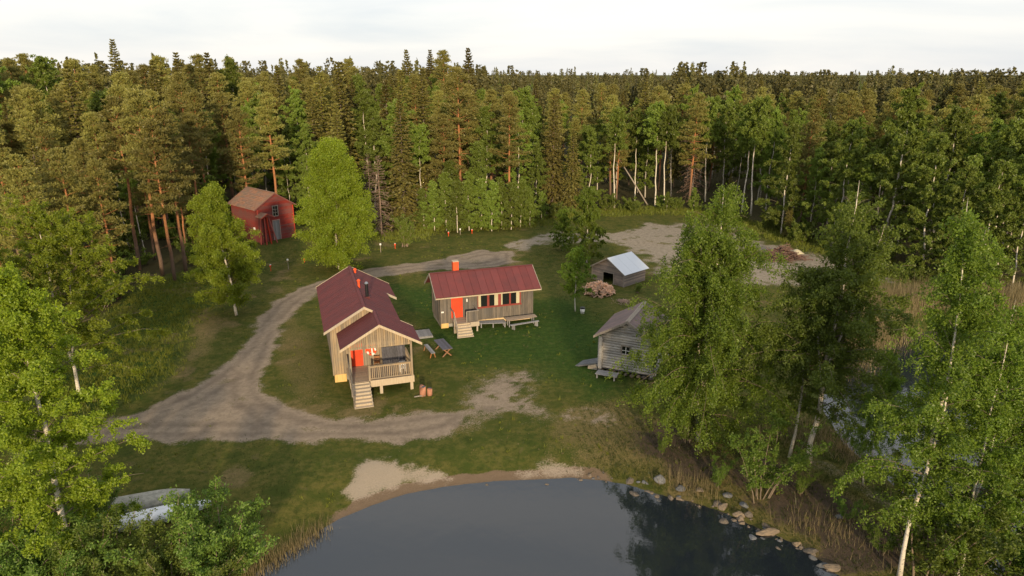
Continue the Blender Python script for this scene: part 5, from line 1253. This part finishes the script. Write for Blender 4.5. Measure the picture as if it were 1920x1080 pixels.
# dead brown spruces
kd = Kind('dead_spruce', gen_spruce(88, 12.0, .06, 5.2, 30, 6, 12, 8, .35, .07), 'dead_wood', 'twig_dead', 12.0)
put(kd, (-19.26, 100.32, 11.7), 'dead brown spruce right of the big bright birch', 'dead tree'); put(kd, (-21.99, 106.67, 11.2), 'dead brown spruce half behind the big bright birch', 'dead tree'); put(kd, (33.45, 130.00, 16.2), 'dead brown spruce inside the far wood', 'dead tree')
x, y = (24.76, 125.02); dl = thing('leaning_trunk', 'bare dead trunk leaning against the white birches', 'dead tree', (x, y, gz(x, y))); MB().tube([(0, 0, -.1), (-2.9, 1.0, 4.4), (-5.9, 2.0, 8.9)], [.14, .12, .07], 8).obj('stem', 'trim_grey', dl, True)

# ------------------------------------------------------------------ the rest of the wood
fr = np.random.default_rng(21)
EDGE = np.array(FLOOR[:19])
BUILD_CLEAR = [(-35.1, 96.3, 8.0)]
cnt = {'pine_tree': 0, 'spruce_tree': 0, 'birch_tree': 0, 'undergrowth_bush': 0}
def zone(x, y):
    q = x / y
    if q < -0.40: return 'left of the barn'
    if q < -0.04: return 'behind barn and young grove'
    if q < 0.34: return 'beyond the bare clearing'
    return 'right of the clearing'
cand = []
while len(cand) < 9000:
    y = 60 + 140 * fr.random() ** 0.8; x = fr.uniform(-0.82, 0.82) * y
    cand.append((x, y))
cand = np.array(cand); sd = sdist(cand[:, 0], cand[:, 1], FLOOR); cand = cand[sd > 0.8]; sdk = sd[sd > 0.8]
pick = []; order = np.argsort(cand[:, 1]); grid = [np.array(p) for p in PLACED]
cap = {'pine_tree': 250, 'spruce_tree': 190, 'birch_tree': 235}
for i in order:
    x, y = cand[i]; d = sdk[i]
    gap = 4.3 + 0.4 * min(1, d / 15) + 1.5 * sstep(y, 110, 190)
    if any(abs(p[0] - x) < gap and abs(p[1] - y) < gap and np.hypot(p[0] - x, p[1] - y) < gap for p in grid): continue
    if any(np.hypot(x - a, y - b) < rr for a, b, rr in BUILD_CLEAR): continue
    q = x / y; n_ = vnoise(np.array([x * .05]), np.array([y * .05]))[0]
    if q < -0.34: w = (.60, .13, .27)
    elif q < -0.04: w = (.25, .27, .48)
    elif q < 0.30: w = (.42, .26, .32) if d > 12 else (.25, .2, .55)
    else: w = (.10, .05, .85) if d < 45 else (.62, .18, .20)
    if n_ > 0.62 and q > -.34: w = (w[0] * .5, w[1] * .5, 1 - .5 * (w[0] + w[1]))
    k = fr.choice(3, p=np.array(w) / sum(w)); fam = (pines, spruces, birches)[k]
    nm = fam[0].name
    if cnt[nm] >= cap[nm]: continue
    kd_ = fam[fr.integers(len(fam))]
    if k == 0 and d > 10: kd_ = pines[fr.choice((0, 1, 3))]
    h = (fr.uniform(14.5, 21.5), fr.uniform(12, 23.5), fr.uniform(12, 18.5))[k] * (0.86 if q < -.34 and y < 95 else 1.0) * ((1.14 if q < -.05 else 0.98) if y > 125 else 1) * (0.93 if q > .34 and d < 40 else 1) * (0.80 + 0.42 * fbm(np.array([x * .045]), np.array([y * .045]), 2)[0])
    cnt[nm] += 1; grid.append(np.array((x, y)))
    pick.append((k, kd_, x, y, h, d))
ORD = ['first', 'second', 'third', 'fourth', 'fifth', 'sixth', 'seventh', 'eighth', 'ninth', 'tenth', 'eleventh', 'twelfth', 'thirteenth', 'fourteenth', 'fifteenth', 'sixteenth', 'seventeenth', 'eighteenth', 'nineteenth', 'twentieth']
ORD += ['twenty-' + w_ for w_ in ORD[:9]] + ['thirtieth'] + ['thirty-' + w_ for w_ in ORD[:9]] + ['fortieth'] + ['forty-' + w_ for w_ in ORD[:9]]
WORD = ('pine', 'spruce', 'birch')
edge_rank = {}
for key in {(p[0], zone(p[2], p[3])) for p in pick}:
    row = sorted([i for i, p in enumerate(pick) if (p[0], zone(p[2], p[3])) == key and p[5] < 9], key=lambda i: pick[i][2] / pick[i][3])
    for n_, i in enumerate(row): edge_rank[i] = n_
for i, (k, kd_, x, y, h, d) in enumerate(pick):
    zn = zone(x, y); word = WORD[k]; size = 'tall' if h > (18.5, 19, 16.2)[k] else 'shorter'
    if i in edge_rank and edge_rank[i] < len(ORD):
        lb_, gr_ = '%s %s from the left in the front row %s' % (ORD[edge_rank[i]], word, zn), '%s trees in the front row %s' % (word, zn)
    else:
        row_ = 'behind the front row' if d < 32 else 'deep in the wood'
        lb_ = '%s %s %s, %s' % (size, word, row_, zn); gr_ = '%s %s trees %s %s' % (size, word, row_, zn)
    kd_.place(x, y, h, lb_, word + ' tree', gr_)
# low bushes that close the wood's foot
EP = []
for a, b in zip(EDGE[:-1], EDGE[1:]):
    L = np.hypot(*(b - a)); EP += [a + (b - a) * t for t in np.arange(0, 1, 2.6 / L)]
for i, p in enumerate(EP):
    x, y = p + fr.normal(size=2) * 1.2 + np.array([0, 1.5])
    if x / y < -0.36: continue
    if np.hypot(x + 35.1, y - 96.3) < 8.5 or sdist(np.array([x]), np.array([y]), GRAVEL)[0] > -1: continue
    if abs(y) < 55: continue
    under[i % 2].place(x, y, fr.uniform(1.4, 3.4), 'low leafy bush at the foot of the wood, %s' % zone(x, y), 'bush', 'bushes at the foot of the wood %s' % zone(x, y))

for i in range(60):
    y = fr.uniform(58, 112); x = fr.uniform(-.74, -.36) * y; d = sdist(np.array([x]), np.array([y]), FLOOR)[0]
    if d < 1 or d > 22 or np.hypot(x + 35.1, y - 96.3) < 8.5: continue
    under[i % 2].place(x, y, fr.uniform(2.0, 4.6), 'leafy undergrowth bush between the pine trunks, left of the barn', 'bush', 'undergrowth bushes between the left pines')
# far wood: one mass of simpler trees to the horizon
fw_V, fw_Q, fw_M, off = [], [], [], 0
def far_variant(kind, seed):
    r = np.random.default_rng(seed); h = 1.0; n = 210
    if kind == 'b': q = r.uniform(0, 1, n); z = .28 + .72 * q; rad = .17 * np.sin(np.clip(q * .9 + .12, 0, 1) * pi) ** .6 * np.sqrt(r.uniform(.2, 1, n)); s = .046
    elif kind == 'p': q = r.uniform(0, 1, n); z = .5 + .5 * q; rad = .125 * (1 - q * .8) ** .6 * np.sqrt(r.uniform(.15, 1, n)); s = .038
    else: q = r.uniform(0, 1, n) ** 1.2; z = .2 + .8 * q; rad = .115 * (1 - q) ** .9 * np.sqrt(r.uniform(.2, 1, n)) + .004; s = .036
    a = r.uniform(0, 6.28, n); lump = 1 + .35 * np.sin(3 * a + 9 * z + seed)
    P = np.stack([rad * lump * np.cos(a), rad * lump * np.sin(a), z], -1)
    V, Q = leaf_quads(P, r, s, .8); return V, Q
FV = {k: [far_variant(k, 300 + i + 10 * j) for i in range(4)] for j, k in enumerate('bps')}
fobj = {'b': [[], [], 0], 'p': [[], [], 0], 's': [[], [], 0]}
nf_ = 0
while nf_ < 3000:
    y = 190 + 900 * fr.random() ** 1.7; x = fr.uniform(-.84, .84) * y
    if fr.random() > 1.25 - y / 1600: continue
    k = 'bps'[fr.choice(3, p=(.22, .48, .30) if x < 0 else (.13, .6, .27))]
    V, Q = FV[k][fr.integers(4)]; h = (0.93 if x > 0 and y < 420 else 1.0) * {'b': fr.uniform(14, 18), 'p': fr.uniform(17, 25), 's': fr.uniform(15, 26.5)}[k] * (0.82 + 0.34 * fbm(np.array([x * .02]), np.array([y * .02]), 2)[0])
    a = fr.uniform(0, 6.28); ca_, sa_ = cos(a), sin(a); z0 = gz(x, y)
    W = np.stack([(V[:, 0] * ca_ - V[:, 1] * sa_) * h + x, (V[:, 0] * sa_ + V[:, 1] * ca_) * h + y, V[:, 2] * h + z0], -1)
    f = fobj[k]; f[0].append(W); f[1].append(Q + f[2]); f[2] += len(W); nf_ += 1
for k, mat, nm, lb_ in (('b', 'leaf_far', 'far_birch_wood', 'far off birch tops scattered through the distant forest'), ('p', 'needle_far', 'far_pine_wood', 'far off pine tops forming the skyline forest'), ('s', 'needle_far', 'far_spruce_wood', 'far off spruce tops pointing up in the skyline forest')):
    f = fobj[k]; tag(link(nm, fast_mesh(nm, np.vstack(f[0]), [np.vstack(f[1])]), mat), lb_, 'forest', None, 'stuff')

# ------------------------------------------------------------------ grass, reeds
def blades(name, P, r, n, hgt, w, mat, label, cat='grass', bend=.35):
    m = len(P); p = np.repeat(P, n, 0) + np.concatenate([r.normal(size=(m * n, 2)) * np.mean(hgt) * .28, np.zeros((m * n, 1))], 1)
    h = np.repeat(np.asarray(hgt).reshape(-1, 1) if np.ndim(hgt) else np.full((m, 1), hgt), n, 0) * r.uniform(.55, 1.15, (m * n, 1))
    a = r.uniform(0, 6.28, m * n); s = np.stack([np.cos(a), np.sin(a), np.zeros_like(a)], -1) * w * .5
    top = p + np.concatenate([r.normal(size=(m * n, 2)) * bend, np.ones((m * n, 1))], 1) * h
    V = np.stack([p - s, p + s, top], 1).reshape(-1, 3)
    return tag(link(name, fast_mesh(name, V, [np.arange(3 * m * n).reshape(-1, 3)]), mat), label, cat, None, 'stuff')
def scatter(n, x0, x1, y0, y1, keep):
    P = fr.uniform(size=(n, 2)) * np.array([x1 - x0, y1 - y0]) + np.array([x0, y0]); mk_ = masks(P[:, 0], P[:, 1]); k = keep(P, mk_)
    P = P[k > fr.random(n)]; return np.concatenate([P, ground_z(P[:, 0], P[:, 1])[:, None] - .02], 1)
bare_ = lambda m: (1 - .94 * np.clip(m[0] * 1.4, 0, 1)) * (1 - np.clip(m[1] * 1.2, 0, 1)) * (1 - np.clip(m[2] + m[3], 0, 1)) * (m[8] < -.5)
P = scatter(60000, -50, 0, 36, 100, lambda p, m: bare_(m) * sstep(sdist(p[:, 0], p[:, 1], MEADOW), -1.5, 1.5))
blades('meadow_grass', P, fr, 6, fr.uniform(.15, .45, len(P)), .045, 'blade_grass', 'tall dark green meadow grass left of the track')
P = scatter(130000, -45, 45, 30, 110, lambda p, m: bare_(m) * (1 - .6 * m[4]) * (1 - m[5]) * (.55 + .45 * m[6]) * (m[7] < .5))
blades('lawn_grass', P, fr, 3, fr.uniform(.05, .13, len(P)), .035, 'blade_lawn', 'short mown grass around the cabins')
P = scatter(50000, -45, 45, 29, 110, lambda p, m: bare_(m) * m[4] * (m[7] < .5) * (1 - .85 * sstep(p[:, 0], 9, 13)))
blades('dry_grass', P, fr, 3, fr.uniform(.05, .16, len(P)), .03, 'blade_straw', 'dry yellow grass on the worn patches')
P = scatter(60000, -30, 75, 70, 130, lambda p, m: bare_(m) * sstep(sdist(p[:, 0], p[:, 1], FLOOR), -6, -1.5) * (1 - sstep(sdist(p[:, 0], p[:, 1], FLOOR), 1, 3)))
blades('edge_grass', P, fr, 6, fr.uniform(.25, .7, len(P)), .06, 'blade_grass', 'rank green grass along the foot of the wood')
def along(pts, n, spread, off=0.0):
    s = np.array(pts); f = fr.uniform(0, len(s) - 1.001, n); k = f.astype(int); w = (f - k)[:, None]; p = s[k] * (1 - w) + s[k + 1] * w
    p = p + fr.normal(size=(n, 2)) * spread + np.array([0, off]); z = np.maximum(ground_z(p[:, 0], p[:, 1]), WATER - .3); return np.concatenate([p, z[:, None]], 1)
P = along([(-12.8, 28.2), (-11.9, 29.4), (-11.1, 30.5), (-10.3, 31.6)], 420, .35, .25); blades('shore_reeds', P, fr, 3, fr.uniform(.3, .75, len(P)), .028, 'blade_straw', 'sparse straw reeds along the left pond shore', 'reeds', .15)
P = np.vstack([along([(9.6, 36.3), (10.7, 35.6), (11.9, 34.7)], 90, .4, .1), along([(15.4, 32.2), (16.4, 31.3), (17.6, 30.6), (18.5, 29.8)], 120, .75, .2)]); blades('shore_reeds', P, fr, 3, fr.uniform(.5, 1.25, len(P)), .022, 'blade_straw', 'pale dry reeds at the stony shore of the spit', 'reeds', .15)
P = np.vstack([along([(33.5, 65.0), (37.5, 66.6), (42.8, 67.5), (48.9, 68.3), (53.6, 68.0)], 5200, 1.3, 1.0), along([(26.2, 52.2), (30.7, 58.0), (35.7, 62.0)], 1500, 1.2, .6)]); blades('reed_bed', P, fr, 5, fr.uniform(1.2, 2.4, len(P)), .05, 'blade_straw', 'tall straw coloured reed bed beyond the creek', 'reeds', .12)
P = along([(17.5, 40.3), (20.7, 42.1), (22.1, 39.7), (22.8, 35.8)], 420, 1.1, .0); blades('bank_grass', P, fr, 5, fr.uniform(.4, 1.0, len(P)), .035, 'blade_straw', 'dry bank grass behind the pale leaning trunk', 'grass', .3)
P = scatter(30000, 2, 30, 26, 46, lambda p, m: (m[8] < -.5) * .6 * (1 - .3 * m[5]) * (1 - np.clip(m[0] * 1.5, 0, 1)) * sstep(p[:, 0], 3, 7)); blades('rough_grass', P, fr, 4, fr.uniform(.08, .25, len(P)), .03, 'blade_lawn', 'rough green grass under the birches of the spit')

P = scatter(5200, -45, 40, 29, 108, lambda p, m: bare_(m) * (m[7] < .5) * .8 * sstep(fbm(p[:, 0] * .35, p[:, 1] * .35, 3), .5, .68)); blades('weed_tufts', P, fr, 9, fr.uniform(.12, .34, len(P)), .04, 'blade_grass', 'scattered taller weed tufts in the yard grass')
